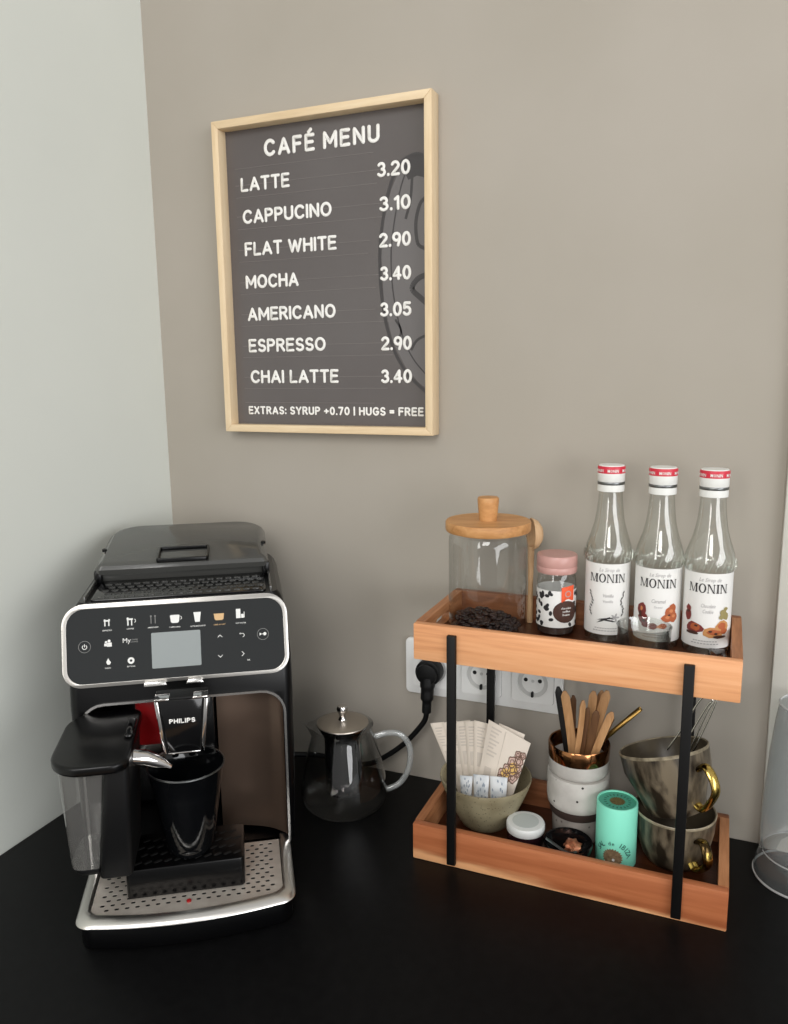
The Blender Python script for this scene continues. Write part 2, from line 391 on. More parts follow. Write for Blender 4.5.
def ell(cx,cy,rx,ry,a0,a1,n=14): return [(cx+rx*math.cos(math.radians(a0+(a1-a0)*i/n)), cy+ry*math.sin(math.radians(a0+(a1-a0)*i/n))) for i in range(n+1)]
GL = {'A':(.70,[[(0,0),(.35,1),(.70,0)],[(.12,.30),(.58,.30)]]),
 'C':(.66,[ell(.36,.5,.36,.5,42,318,20)]), 'E':(.52,[[(.52,1),(0,1),(0,0),(.52,0)],[(0,.52),(.46,.52)]]),
 'F':(.50,[[(.50,1),(0,1),(0,0)],[(0,.52),(.44,.52)]]), 'G':(.68,[ell(.36,.5,.36,.5,45,340,20)+[(.70,.46),(.42,.46)]]),
 'H':(.62,[[(0,0),(0,1)],[(.62,0),(.62,1)],[(0,.52),(.62,.52)]]), 'I':(.0,[[(0,0),(0,1)]]),
 'L':(.48,[[(0,1),(0,0),(.48,0)]]), 'M':(.80,[[(0,0),(0,1),(.40,.28),(.80,1),(.80,0)]]), 'N':(.62,[[(0,0),(0,1),(.62,0),(.62,1)]]),
 'O':(.72,[ell(.36,.5,.36,.5,90,450,24)]), 'P':(.54,[[(0,0),(0,1),(.28,1)]+ell(.28,.74,.26,.26,90,-90,10)+[(0,.48)]]),
 'R':(.58,[[(0,0),(0,1),(.28,1)]+ell(.28,.75,.26,.25,90,-90,10)+[(0,.50)],[(.28,.50),(.58,0)]]),
 'S':(.54,[ell(.28,.745,.25,.255,30,270,14)+ell(.28,.245,.27,.245,90,-150,14)]), 'T':(.60,[[(0,1),(.60,1)],[(.30,1),(.30,0)]]),
 'U':(.60,[[(0,1),(0,.30)]+ell(.30,.30,.30,.30,180,360,12)+[(.60,1)]]), 'W':(1.0,[[(0,1),(.25,0),(.50,.92),(.75,0),(1.0,1)]]),
 'X':(.60,[[(0,0),(.60,1)],[(0,1),(.60,0)]]), 'Y':(.64,[[(0,1),(.32,.46),(.64,1)],[(.32,.46),(.32,0)]]),
 '0':(.54,[ell(.27,.5,.27,.5,90,450,22)]), '1':(.22,[[(0,.80),(.22,1),(.22,0)]]), '2':(.54,[ell(.27,.73,.26,.27,160,-35,12)+[(0,0),(.54,0)]]),
 '3':(.52,[ell(.25,.755,.23,.245,150,-80,12)+ell(.25,.265,.27,.265,80,-150,12)]), '4':(.58,[[(.42,0),(.42,1),(0,.28),(.58,.28)]]),
 '5':(.52,[[(.48,1),(.07,1),(.03,.55)]+ell(.24,.32,.28,.32,120,-150,14)]), '9':(.54,[ell(.27,.70,.27,.30,0,360,18),[(.54,.70),(.53,.45),(.40,0)]]),
 '7':(.52,[[(0,1),(.52,1),(.18,0)]]), '.':(.0,[[(0,.0),(0,.04)]]), ':':(.0,[[(0,.06),(0,.10)],[(0,.62),(0,.66)]]), '|':(.0,[[(0,-.05),(0,1.05)]]),
 '+':(.50,[[(0,.45),(.50,.45)],[(.25,.2),(.25,.7)]]), '=':(.44,[[(0,.34),(.44,.34)],[(0,.60),(.44,.60)]])}
GL['\u00c9'] = (GL['E'][0], GL['E'][1]+[[(.20,1.22),(.36,1.38)]])
def stroke_text(name, body, x, z, w, h, sw, f, mat, parent, gap=.30, depth=.0011):
    """rounded stick-on letters: strokes of width sw, caps h high, whole line w wide from x"""
    xs, k = [], 0
    for ch in body:
        if ch == ' ': k += .42; continue
        xs.append((ch, k)); k += GL[ch][0]+gap
    tot = k-gap; sx = (w-sw)/tot; hh = h-sw; bm = new()
    for ch, o in xs:
        for q, line in enumerate(GL[ch][1]):
            pts = [(x+sw/2+(o+a)*sx, z+sw/2+b*hh) for a, b in line]
            P3 = [Vector(f(a,b,depth*.35)) for a, b in pts]
            n = 8; rings = []; dz = (Vector(f(0,0,1))-Vector(f(0,0,0))).normalized()
            def ring(c, t, r):
                s = t.cross(dz).normalized(); return [bm.verts.new(c+s*r*math.cos(2*PI*i/n)+dz*depth*.65*(r/(sw/2))**.5*math.sin(2*PI*i/n)) for i in range(n)]
            t0 = (P3[1]-P3[0]).normalized(); t1 = (P3[-1]-P3[-2]).normalized(); r = sw/2
            rings.append(ring(P3[0]-t0*r*.85, t0, r*.45)); rings.append(ring(P3[0]-t0*r*.45, t0, r*.88))
            for i, p in enumerate(P3):
                if i in (0, len(P3)-1): rings.append(ring(p, t0 if i == 0 else t1, r)); continue
                a = (P3[i]-P3[i-1]).normalized(); b = (P3[i+1]-P3[i]).normalized()
                if a.dot(b) < .8:                                    # a corner: round it with short steps
                    e = min(.4*(P3[i]-P3[i-1]).length, .4*(P3[i+1]-P3[i]).length, r*.5)
                    rings.append(ring(p-a*e*.2, a, r)); rings.append(ring(p, (a+b).normalized() if (a+b).length > .05 else a, r)); rings.append(ring(p+b*e*.2, b, r))
                else: rings.append(ring(p, (a+b).normalized(), r))
            rings.append(ring(P3[-1]+t1*r*.45, t1, r*.88)); rings.append(ring(P3[-1]+t1*r*.85, t1, r*.45))
            for a, b in zip(rings, rings[1:]):
                for i in range(n): bm.faces.new([a[i],a[(i+1)%n],b[(i+1)%n],b[i]])
            bm.faces.new(rings[0][::-1]); bm.faces.new(rings[-1])
    bmesh.ops.recalc_face_normals(bm, faces=bm.faces)
    for fc in bm.faces: fc.smooth = True
    return mesh_out(name, bm, mat, parent)
def serif_word(name, x0, z0, h, w, f, mat, parent, d=.0005):
    """the wide serif capitals M O N I N"""
    T, t, sf = .24, .10, .09
    def rect(a,b,c,e): return [(a,c),(b,c),(b,e),(a,e)]
    def stem(x, th, l=.09): return [rect(x-th/2,x+th/2,0,1), rect(x-th/2-l,x+th/2+l,0,sf), rect(x-th/2-l,x+th/2+l,1-sf,1)]
    N = (1.15, stem(.12,t)+[[(.07,1),(.30,1),(1.05,0),(.90,0)]]+stem(1.0,t))
    Mg = (1.45, stem(.12,t)+[[(.07,1),(.32,1),(.78,0),(.68,0)],[(.68,0),(.78,0),(1.24,1),(1.14,1)]]+stem(1.27,T))
    I = (.5, stem(.25,T)); O = (1.2, None)
    gl = [Mg,O,N,I,N]; tot = sum(g[0] for g in gl)+.16*4; sx = w/tot; bm = new(); k = 0; q = 0
    for g in gl:
        if g[1] is None:
            n = 22; A = [(k+.6+.58*math.cos(2*PI*i/n), .5+.53*math.sin(2*PI*i/n)) for i in range(n)]; B = [(k+.6+.34*math.cos(2*PI*i/n), .5+.44*math.sin(2*PI*i/n)) for i in range(n)]
            va = [bm.verts.new(Vector(f(x0+a*sx, z0+b*h, d))) for a,b in A]; vb = [bm.verts.new(Vector(f(x0+a*sx, z0+b*h, d))) for a,b in B]
            for i in range(n): bm.faces.new([va[i],va[(i+1)%n],vb[(i+1)%n],vb[i]])
        else:
            for pts in g[1]:
                q += 1; bm.faces.new([bm.verts.new(Vector(f(x0+(k+a)*sx, z0+b*h, d+.00002*q))) for a,b in pts])
        k += g[0]+.16
    return mesh_out(name, bm, mat, parent)

# ------------------------------------------------------------------ the setting
tag(make('wall_back', box(-.1, 2.1, 0, .1, -.9, 1.9), M_backwall), kind='structure')
tag(make('wall_left', box(-.1, 0, -2.4, 0, -.9, 1.9), M_leftwall), kind='structure')
tag(make('floor', box(-.1, 2.1, -2.4, .1, -1.0, -.9), M_floor), kind='structure')
tag(make('trim_1', box(.866, .99, -.012, 0, 0, 1.9), M_trim, bevel=.002), kind='structure')
ct = make('countertop', box(0.0005, 2.0, -.66, -.0005, -.04, 0), M_counter, bevel=.0015)
tag(ct, 'matt black worktop that everything in the corner stands on', 'countertop')

# ------------------------------------------------------------------ menu board
mb = thing('menu_board', 'framed dark grey café menu with white lettering hung on the taupe wall', 'menu board')
x0,x1,z0,z1,dp,fw = .1264,.4463,.4992,.9202,.0264,.0102
f = XZ(0)
for nm, pts, mt in (('frame_rail', [(x0,z1),(x1,z1),(x1-fw,z1-fw),(x0+fw,z1-fw)], M_pale_wood_x), ('frame_rail', [(x0,z0),(x0+fw,z0+fw),(x1-fw,z0+fw),(x1,z0)], M_pale_wood_x),
                ('frame_stile', [(x0,z0),(x0,z1),(x0+fw,z1-fw),(x0+fw,z0+fw)], M_pale_wood), ('frame_stile', [(x1,z0),(x1-fw,z0+fw),(x1-fw,z1-fw),(x1,z1)], M_pale_wood)):
    make(nm, prism(pts, .0005, dp, f), mt, mb, bevel=.0007)
make('poster', box(x0+.008, x1-.008, -.008, -.001, z0+.008, z1-.008), M_poster, mb)
PF = XZ(-.008)
bm = new(); rnd = random.Random(3)
def strip(bm, pts, w, d):
    """ribbon along a polyline drawn on the poster"""
    pts = catmull([(a,b,0) for a,b in pts], 6)
    for i in range(len(pts)-1):
        a, b = pts[i], pts[i+1]; t = (b-a).normalized(); n = Vector((-t.y, t.x, 0))*w/2
        bm.faces.new([bm.verts.new(Vector(PF(q.x,q.y,d))) for q in (a-n, b-n, b+n, a+n)])
RX = .4335
# half of a cup and saucer drawn large at the right edge: grey face, dark outlines
face = [(RX,.846),(.418,.849),(.400,.842),(.384,.812),(.373,.772),(.369,.730),(.372,.672),(.384,.622),(.402,.588),(.420,.568),(RX,.558)]
bm2 = new(); add_prism(bm2, face, .0001, .0002, PF); mesh_out('cup_drawing', bm2, M_postermid, mb)
bm = new(); strip(bm, [(RX,.846),(.418,.852),(.396,.842),(.381,.812),(.3715,.772),(.367,.730),(.370,.672),(.382,.620),(.400,.585),(.418,.566),(RX,.553)], .0042, .0004); mesh_out('cup_outline', bm, M_posterdark, mb)
bm = new(); strip(bm, [(.412,.846),(.398,.815),(.388,.772),(.383,.730),(.386,.680),(.397,.632),(.412,.600),(RX,.575)], .0018, .0004); mesh_out('cup_outline', bm, M_posterdark, mb)
bm = new(); strip(bm, [(RX,.800),(.424,.792),(.418,.770),(.420,.745),(.428,.738),(RX,.737)], .0045, .0004); mesh_out('cup_outline', bm, M_posterdark, mb)
bm = new(); strip(bm, [(.414,.835),(.411,.80),(.404,.775)], .0036, .0004); mesh_out('cup_outline', bm, M_posterdark, mb)
bm = new(); strip(bm, [(RX,.705),(.420,.700),(.412,.688),(.424,.676),(RX,.668)], .0070, .0004); mesh_out('cup_outline', bm, M_posterdark, mb)
bm = new(); strip(bm, [(.410,.610),(.418,.622),(.430,.628),(RX,.628)], .0034, .0004); mesh_out('cup_outline', bm, M_posterdark, mb)
bm = new(); strip(bm, [(.388,.650),(.396,.636),(.392,.622)], .003, .0004); mesh_out('cup_outline', bm, M_posterdark, mb)
bm = new()
add_prism(bm, [(.398,.842),(.412,.851),(RX,.848),(RX,.822),(.420,.826),(.408,.822)], .0002, .0003, PF)
mesh_out('cup_handle_drawing', bm, M_posterdark, mb)
bm = new()
for z in (.860,.838,.822,.797,.780,.752,.736,.708,.692,.664,.648,.620,.604,.576,.560,.540):
    w = rnd.uniform(.20,.24); add_prism(bm, [(.150,z),(.150+w,z),(.150+w,z+.0007),(.150,z+.0007)], .0002, .0003, PF)
mesh_out('groove_lines', bm, M_posterline, mb)
SW = .0041
stroke_text('menu_heading', 'CAFÉ MENU', .1974, .8712, .172, .0228, .0050, PF, M_letter, mb, gap=.40)
for q, xx, zz, w in (('LATTE',.1581,.8293,.078),('CAPPUCINO',.1591,.7868,.1392),('FLAT WHITE',.1601,.7436,.1444),('MOCHA',.1594,.6993,.0855),('AMERICANO',.1604,.6549,.1402),('ESPRESSO',.1598,.6112,.1242),('CHAI LATTE',.1609,.5674,.1419)):
    stroke_text('menu_line', q, xx, zz, w, .0192, SW, PF, M_letter, mb)
for q, xx, zz in (('3.20',.3645,.8287),('3.10',.3668,.7866),('2.90',.3659,.7416),('3.40',.3666,.6996),('3.05',.3659,.6538),('2.90',.3666,.6099),('3.40',.3659,.5667)):
    stroke_text('price', q, xx, zz, .4112-xx, .0188, SW, PF, M_letter, mb)
stroke_text('footer_line', 'EXTRAS: SYRUP +0.70 | HUGS = FREE', .1552, .5232, .2722, .0120, .0027, PF, M_letter, mb, gap=.36, depth=.0009)

# ------------------------------------------------------------------ wall sockets
sx, sz = .3981, .1319
so = thing('wall_socket', 'white triple power socket on the wall behind the lower shelf', 'socket', (sx, 0, sz))
make('faceplate', prism(rrect(0,.2225,0,.081,.007), .0005, .0085, XZ(0)), M_whiteplastic, so, bevel=.0015)
for k in range(3):
    cx = .0405+.071*k; cz = .0405
    ins = make('socket_insert', prism(rrect(cx-.028,cx+.028,cz-.028,cz+.028,.004), .0087, .0105, XZ(0), [circ(cx,cz,.0205,36)]), M_whiteplastic, so)
    bm = prism(rrect(cx-.0286,cx+.0286,cz-.0286,cz+.0286,.0045), .0086, .0088, XZ(0)); mesh_out('shadow_gap', bm, M_inkgrey, ins)
    make('socket_cup', prism(circ(cx,cz,.0205,36), .0088, .0092, XZ(0), [circ(cx,cz,.0150,36)]), M_socketgrey, ins)
    make('socket_cup_floor', prism(circ(cx,cz,.0150,36), .0088, .0090, XZ(0)), M_whiteplastic, ins)
    for s in (-1,1): make('pin_hole', prism(circ(cx+s*.0095,cz+.003,.0027,14), .0091, .0096, XZ(0)), M_dark, ins)
    for za, zb in ((-.0200,-.0125),(.0135,.0200)): make('earth_clip', prism(rrect(cx-.0016,cx+.0016,cz+za,cz+zb,.0012,3), .0093, .0125, XZ(0)), M_dark, ins)
    bm = new(); add_prism(bm, circ(cx,cz+.002,.0022,10), .0091, .0096, XZ(0)); make('centre_screw', bm, M_socketgrey, ins)

# ------------------------------------------------------------------ power cord with angled plug
pc = thing('power_cord', 'black mains cord with angled plug in the leftmost wall socket', 'power cord')
px, pz = sx+.0405, sz+.0405
bm = prism(circ(px,pz,.0185,32), .0128, .030, XZ(0)); add_prism(bm, circ(px,pz,.0150,32), .0298, .036, XZ(0))
make('plug', bm, M_blackmatte, pc, bevel=.002)
bm = tube(catmull([(px,-.028,pz-.006),(px,-.030,pz-.022),(px-.0005,-.031,pz-.040),(px-.001,-.031,pz-.056)],5), [.0105]*5+[.009]*5+[.0065]*6, n=14)
make('strain_relief', bm, M_blackmatte, pc)
make('cable', tube(catmull([(px-.001,-.031,pz-.052),(px-.003,-.030,pz-.066),(.4273,-.030,.092),(.4044,-.030,.064),(.373,-.030,.037),(.346,-.030,.0208),(.31,-.030,.0160),(.267,-.032,.0205),(.235,-.05,.025)],8), .0038, n=10), M_blackmatte, pc)

# ------------------------------------------------------------------ two-tier wooden tray
tx0,tx1,ty0,ty1 = .4797,.8281,-.1869,-.0269
UP0, UP1, LO1, TH = .2545,.298,.0459,.0105
tr = thing('tiered_tray', 'two-tier orange pine tray rack with black metal posts on the worktop', 'shelf', (tx0,ty0,0))
W, D = tx1-tx0, ty1-ty0
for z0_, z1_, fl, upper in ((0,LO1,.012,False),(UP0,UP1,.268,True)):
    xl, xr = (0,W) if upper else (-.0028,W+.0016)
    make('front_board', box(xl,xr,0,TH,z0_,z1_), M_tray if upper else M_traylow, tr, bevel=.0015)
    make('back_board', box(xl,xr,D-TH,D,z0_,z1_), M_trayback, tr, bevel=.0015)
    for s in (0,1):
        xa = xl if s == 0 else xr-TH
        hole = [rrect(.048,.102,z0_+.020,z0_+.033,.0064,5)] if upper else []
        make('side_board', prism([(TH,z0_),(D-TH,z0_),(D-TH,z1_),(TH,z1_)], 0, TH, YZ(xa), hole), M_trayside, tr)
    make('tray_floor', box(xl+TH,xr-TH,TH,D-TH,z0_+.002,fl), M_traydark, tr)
for x_ in (.0475, .2995):
    for yy in ((-.006,0),(D,D+.006)):
        o = make('post', box(x_-.0052,x_+.0052,yy[0],yy[1],.0055,.2897), M_black_metal, tr, bevel=.0008)

# ------------------------------------------------------------------ espresso machine
TH_ = math.radians(33.5); MX, MY = .3142, -.4113
em = thing('espresso_machine', 'black bean-to-cup coffee machine with chrome-edged control panel in the corner', 'coffee machine', (MX,MY,0), TH_)
def loft(levels, r=.03, rb=.05, n=6):
    bm = new(); rings = []
    for z, hw, v0, v1 in levels:
        rings.append([bm.verts.new((x,y,z)) for x,y in rrect(-hw,hw,v0,v1,(r*.35,r*.35,rb,rb),n)])
    for a, b in zip(rings, rings[1:]):
        k = len(a)
        for i in range(k): bm.faces.new([a[i],a[(i+1)%k],b[(i+1)%k],b[i]])
    bm.faces.new(rings[0][::-1]); bm.faces.new(rings[-1]); return bm
body = make('body', loft([(.006,.116,.124,.380),(.03,.119,.123,.386),(.10,.1225,.121,.390),(.22,.1235,.119,.390),(.262,.1232,.126,.389),(.300,.1205,.137,.386),(.318,.1180,.1420,.382),(.328,.1145,.1440,.376),(.3325,.111,.1450,.372)]), M_blackplastic, em, smooth=35)
cut(body, prism(rrect(-.1115,.1115,.030,.2200,(.004,.004,.026,.026)), 0, .16, lambda a,b,d: (a, .10+d, b)))
# cavity rim, liner
rim_o = rrect(-.1145,.1145,.027,.2230,(.004,.004,.028,.028)); rim_i = rrect(-.1118,.1118,.0297,.2203,(.004,.004,.0255,.0255))
make('cavity_trim', prism(rim_o, 0, .003, lambda a,b,d: (a, .1205-d, b), [rim_i]), M_chrome, em)
bm = new()
prof = [(.034,.156),(.056,.153),(.075,.148),(.092,.140),(.103,.131),(.1085,.1255),(.1108,.122)]
v_ = []
for u,v in catmull([(a,b,0) for a,b in prof],4) and [(p.x,p.y) for p in catmull([(a,b,0) for a,b in prof],4)]:
    v_.append((bm.verts.new((u,v,.036)), bm.verts.new((u,v,.200)), bm.verts.new((u,v+.004,.2155))))
for a, b in zip(v_, v_[1:]):
    bm.faces.new([a[0],b[0],b[1],a[1]]); bm.faces.new([a[1],b[1],b[2],a[2]])
bmesh.ops.solidify(bm, geom=bm.faces, thickness=-.0012)
make('steel_liner', bm, M_liner, em)
make('cavity_back', box(-.108,.042,.238,.250,.034,.214), M_blackgloss, em, bevel=.002)
make('red_panel', prism(rrect(-.056,-.020,.160,.2185,.006), 0, .10, lambda a,b,d: (a,.236-d,b)), M_red, em, bevel=.002)  # plain red block at the left of the cavity
make('brew_unit_column', box(-.030,.032,.150,.240,.120,.2195), M_blackgloss, em, bevel=.006)
# control panel on the tilted front
pa, pb = Vector((0,.1168,.2450)), Vector((0,.1404,.3320)); pd = (pb-pa).normalized(); pn = Vector((0,-pd.z,pd.y))
PN = lambda a,b,d: tuple(pa + Vector((a-.0030,0,0)) + pd*b + pn*d)
H = .0905; hw = .1232; cr = (.020,.020,.024,.024)
panel = make('control_panel', prism(rrect(-hw+.0048,hw-.0048,.0030,H-.0055,(.0165,.0165,.0195,.0195),8), -.010, .0045, PN), M_panel, em)
make('panel_rim', prism(rrect(-hw,hw,-.001,H,cr,8), -.012, .0055, PN, [rrect(-hw+.0048,hw-.0048,.0030,H-.0055,(.0165,.0165,.0195,.0195),8)]), M_panelrim, em, bevel=.0014)
PI_ = lambda a,b,d: PN(a+.0050,b+.0004,.0046+d)
make('display', prism(rrect(-.0335,.0200,.0140,.0535,.0012,3), 0, .0003, PI_), M_display, panel)
def ic(name, shapes, mat=M_icon, d=.0004):
    bm = new()
    for s in shapes:
        if isinstance(s, tuple) and s[0] == 'ring': add_prism(bm, circ(s[1],s[2],s[3],24), 0, d, PI_, [circ(s[1],s[2],s[4],24)])
        else: add_prism(bm, s, 0, d, PI_)
    return mesh_out(name, bm, mat, panel)
def R(x0,x1,y0,y1): return [(x0,y0),(x1,y0),(x1,y1),(x0,y1)]
def arc_band(cx,cy,r,w,a0,a1,n=14):
    o = [(cx+r*math.cos(a0+(a1-a0)*i/n), cy+r*math.sin(a0+(a1-a0)*i/n)) for i in range(n+1)]
    q = [(cx+(r-w)*math.cos(a1-(a1-a0)*i/n), cy+(r-w)*math.sin(a1-(a1-a0)*i/n)) for i in range(n+1)]
    return o+q
# power and start buttons
ic('power_button', [('ring',-.1045,.0433,.0066,.0061)], M_icongrey)
ic('power_symbol', [arc_band(-.1045,.0430,.0027,.0007,PI*.5+.6,PI*2.5-.6), R(-.10485,-.10415,.0430,.0462)])
ic('start_button', [('ring',.0897,.0435,.0066,.0061)], M_icongrey)
ic('start_symbol', [circ(.0918,.0437,.0019,14), [(.0860,.0420),(.0885,.0437),(.0860,.0454)], R(.0885,.0905,.0434,.0440)])
# row of drinks
def small_cup(cx,cy,w,h): return [(cx-w/2,cy+h/2),(cx-w*.42,cy-h*.35),(cx-w*.28,cy-h/2),(cx+w*.28,cy-h/2),(cx+w*.42,cy-h*.35),(cx+w/2,cy+h/2)]
ic('drink_icon', [R(-.0835,-.0770,.0695,.0712),R(-.0830,-.0818,.0645,.0695),R(-.0788,-.0776,.0645,.0695),circ(-.0826,.0712,.0010,8),circ(-.0778,.0712,.0010,8)])
ic('drink_icon', [R(-.0590,-.0525,.0695,.0713),R(-.0586,-.0572,.0635,.0695),R(-.0545,-.0533,.0635,.0695),circ(-.0580,.0715,.0012,8),arc_band(-.0515,.0685,.0022,.0006,-1.3,1.3)])
ic('drink_icon', [R(-.0335,-.0327,.0640,.0720),R(-.0290,-.0282,.0640,.0720),circ(-.0331,.0722,.0010,8),circ(-.0286,.0722,.0010,8)], M_icongrey)
ic('drink_icon', [small_cup(-.0072,.0672,.0105,.0085), arc_band(-.0015,.0684,.0020,.0006,-1.4,1.4), R(-.0118,-.0024,.0712,.0720)])
ic('drink_icon', [[(.0133,.0735),(.0148,.0625),(.0200,.0625),(.0215,.0735)]])
ic('drink_icon', [small_cup(.0414,.0665,.0115,.0075)], M_icontan)
ic('drink_icon', [R(.0605,.0655,.0635,.0740),R(.0662,.0690,.0635,.0680),R(.0692,.0700,.0640,.0705)])
for s, xx, yy, w in (('ESPRESSO',-.0801,.0590,.0098),('COFFEE',-.0556,.0592,.0078),('AMERICANO',-.0312,.0590,.0115),('CAPPUCCINO',-.0074,.0578,.0118),('LATTE MACCHIATO',.0178,.0572,.0165),('CAFÉ AU LAIT',.0418,.0572,.0130),('HOT WATER',.0655,.0572,.0115),('CLEAN',-.0806,.0178,.0062),('SETTINGS',-.0559,.0178,.0088)):
    text('drink_name', s, xx, yy, PI_, M_icon if s not in ('CAFÉ AU LAIT',) else M_icontan, panel, h=.0014, w=w, bold=.01, d=.0003)
ic('profile_icon', [circ(-.0818,.0470,.0013,10),circ(-.0785,.0480,.0016,10),R(-.0838,-.0800,.0425,.0455),R(-.0808,-.0758,.0418,.0462)])
text('my_coffee_lettering', 'My', -.0598, .0448, PI_, M_icon, panel, h=.0050, bold=0, d=.0003)
text('my_coffee_lettering', 'COFFEE', -.0520, .0470, PI_, M_icongrey, panel, h=.0014, w=.0080, d=.0003)
text('my_coffee_lettering', 'CHOICE', -.0520, .0446, PI_, M_icongrey, panel, h=.0014, w=.0080, d=.0003)
ic('clean_icon', [[(-.0822,.0250),(-.0800,.0292),(-.0790,.0270),(-.0772,.0245),(-.0785,.0222),(-.0810,.0222)]])
ic('settings_icon', [('ring',-.0559,.0248,.0036,.0014)])
CH = lambda cx,cy,a: rot2([(-.0025,-.0012),(0,.0012),(.0025,-.0012),(.0025,-.0003),(0,.0021),(-.0025,-.0003)], a, cx, cy)
ic('arrow_icon', [CH(.0416,.0442,0)]); ic('arrow_icon', [CH(.0412,.0226,PI)]); ic('arrow_icon', [CH(.0660,.0230,-PI/2)])
ic('back_icon', [arc_band(.0668,.0440,.0022,.0006,-1.5,1.6), R(.0632,.0668,.0456,.0462), [(.0630,.0459),(.0645,.0470),(.0645,.0448)]])
text('ok_lettering', 'OK', .0725, .0148, PI_, M_icon, panel, h=.0016, d=.0003)
# spout
SP = lambda a,b,d: (a+.0025, .060-d, b)
make('spout', prism([(-.0275,.2470),(.0275,.2470),(.0262,.2420),(.0200,.1850),(.0185,.1835),(-.0185,.1835),(-.0200,.1850),(-.0262,.2420)], -.024, .0, SP), M_blackmatte, em, bevel=.002)
make('spout_neck', box(-.0155,.0205,.082,.165,.190,.2330), M_blackmatte, em, bevel=.002)
sp2 = make('spout_cover', prism([(-.0225,.2450),(.0225,.2450),(.0160,.1865),(-.0160,.1865)], -.002, .0025, SP), M_blackgloss, em, bevel=.001)
stroke_text('brand_lettering', 'PHILIPS', -.0135, .2190, .0270, .0054, .0013, (lambda a,b,d: SP(a,b,.0026+d)), M_letter, sp2, gap=.34, depth=.0004)
for s in (-1,1):
    make('spout_trim', prism([(s*.0238,.2440),(s*.0278,.2440),(s*.0212,.1845),(s*.0178,.1845)], -.001, .0018, SP), M_chromebright, em, bevel=.0006)
    make('spout_cap', prism([(s*.0115,.2450),(s*.0275,.2450),(s*.0275,.2475),(s*.0125,.2475)], -.012, .003, SP), M_chromebright, em, bevel=.0008)
make('spout_lip', prism(R(-.0170,.0170,.1834,.1856), -.001, .0014, SP), M_chromebright, em, bevel=.0005)
for a,b in ((-.0372,-.0125),(.0075,.0270)):
    make('panel_clip', prism([(a,-.0045),(b,-.0045),(b-.003,.0005),(a+.003 if a > 0 else a,.0005)], .004, .010, PN), M_chrome, em, bevel=.0006)
for s in (-.009,.009): make('coffee_nozzle', lathe([(0,.172),(.0035,.172),(.0045,.176),(.005,.186),(0,.186)], 16, c=(s,.078,0)), M_blackplastic, em)
# milk carafe
CZ = .0
def cprof(z0,z1,u0,u1,v0,v1,u0b,u1b,v0b,v1b,r,n=7):
    bm = new()
    a = [bm.verts.new((x,y,z0)) for x,y in rrect(u0b,u1b,v0b,v1b,r,n)]; b = [bm.verts.new((x,y,z1)) for x,y in rrect(u0,u1,v0,v1,r,n)]
    k = len(a)
    for i in range(k): bm.faces.new([a[i],a[(i+1)%k],b[(i+1)%k],b[i]])
    bm.faces.new(a[::-1]); bm.faces.new(b); return bm
mc = make('milk_carafe', cprof(.071,.2020,-.0705,-.0465,.002,.100,-.0865,-.0535,.022,.104,.006), M_blackmatte, em, bevel=.002)
make('clear_tank', cprof(.079,.2020,-.1155,-.0710,.001,.098,-.1170,-.0870,.030,.098,(.014,.002,.002,.014)), M_tank, mc)
make('tank_base', cprof(.071,.0788,-.1165,-.0870,.030,.100,-.113,-.0870,.032,.098,(.014,.002,.002,.014)), M_blackmatte, mc, bevel=.002)
make('carafe_lid', prism(rrect(-.1225,-.0455,-.0105,.124,(.036,.016,.014,.036),9), 0, .0105, lambda a,b,d: (a,b,.2022+d)), M_blackplastic, mc, bevel=.003, seg=3)
make('release_button', prism(rrect(-.0560,-.0470,.045,.090,.004,5), .2128, .2165, XY(0)), M_blackgloss, mc, bevel=.0015)
bm = tube([(-.050,.045,.192),(-.036,.046,.189),(-.022,.048,.181),(-.012,.049,.174)], [.0085,.0085,.0065,.0035], n=18); make('milk_nozzle', bm, M_chromebright, mc)
# drip tray
def tray_outline(g=0, n=7):
    pts = [(-.1140+g,.130)]
    hwf = .1135-g
    for i in range(n+1):
        a = PI + .5*PI*i/n; pts.append((-hwf+.018+.018*math.cos(a), .024+g+.018*math.sin(a)))
    for i in range(1,10):
        t = -1+2*i/10; pts.append((t*(hwf-.018), .006+g-.010*(1-t*t)))
    for i in range(n+1):
        a = 1.5*PI + .5*PI*i/n; pts.append((hwf-.018+.018*math.cos(a), .024+g+.018*math.sin(a)))
    pts.append((.1135-g,.130)); return pts
make('drip_tray', prism(tray_outline(.004), .001, .0275, XY(0)), M_blackplastic, em, bevel=.002)
bm = new(); loops = []
for g, z in ((.0012,.0262),(0,.0275),(.0006,.0292),(.0035,.0318),(.0080,.0336),(.0112,.0338),(.0125,.0325),(.0125,.0275)):
    loops.append([bm.verts.new((x,y,z)) for x,y in tray_outline(g)])
for a, b in zip(loops, loops[1:]):
    for k in range(len(a)-1): bm.faces.new([a[k],a[k+1],b[k+1],b[k]])
make('drip_tray_rim', bm, M_rimmetal, em)
holes = []
for i in range(-9,10):
    for j in range(0,12):
        hx = i*.0105 + (.00525 if j%2 else 0); hy = .030 + j*.0078
        if abs(hx) > .092 or (-.062 < hx < .056 and hy > .045): continue
        holes.append([(hx+.0029*math.cos(PI/3*k), hy+.0023*math.sin(PI/3*k)) for k in range(6)])
make('drip_grid', prism([(-.100,.128),(-.100,.030),(-.094,.024),(-.05,.0165),(0,.0130),(.05,.0165),(.094,.024),(.100,.030),(.100,.128)], .0292, .0300, XY(0), holes), M_steel, em)
make('drip_tray_well', prism(tray_outline(.0118), .0276, .0281, XY(0)), M_dark, em)
make('level_float', lathe([(0,0),(.0025,0),(.0025,.0015),(.001,.0025),(0,.0025)], 14, c=(.0005,.0275,.0300)), M_red, em)
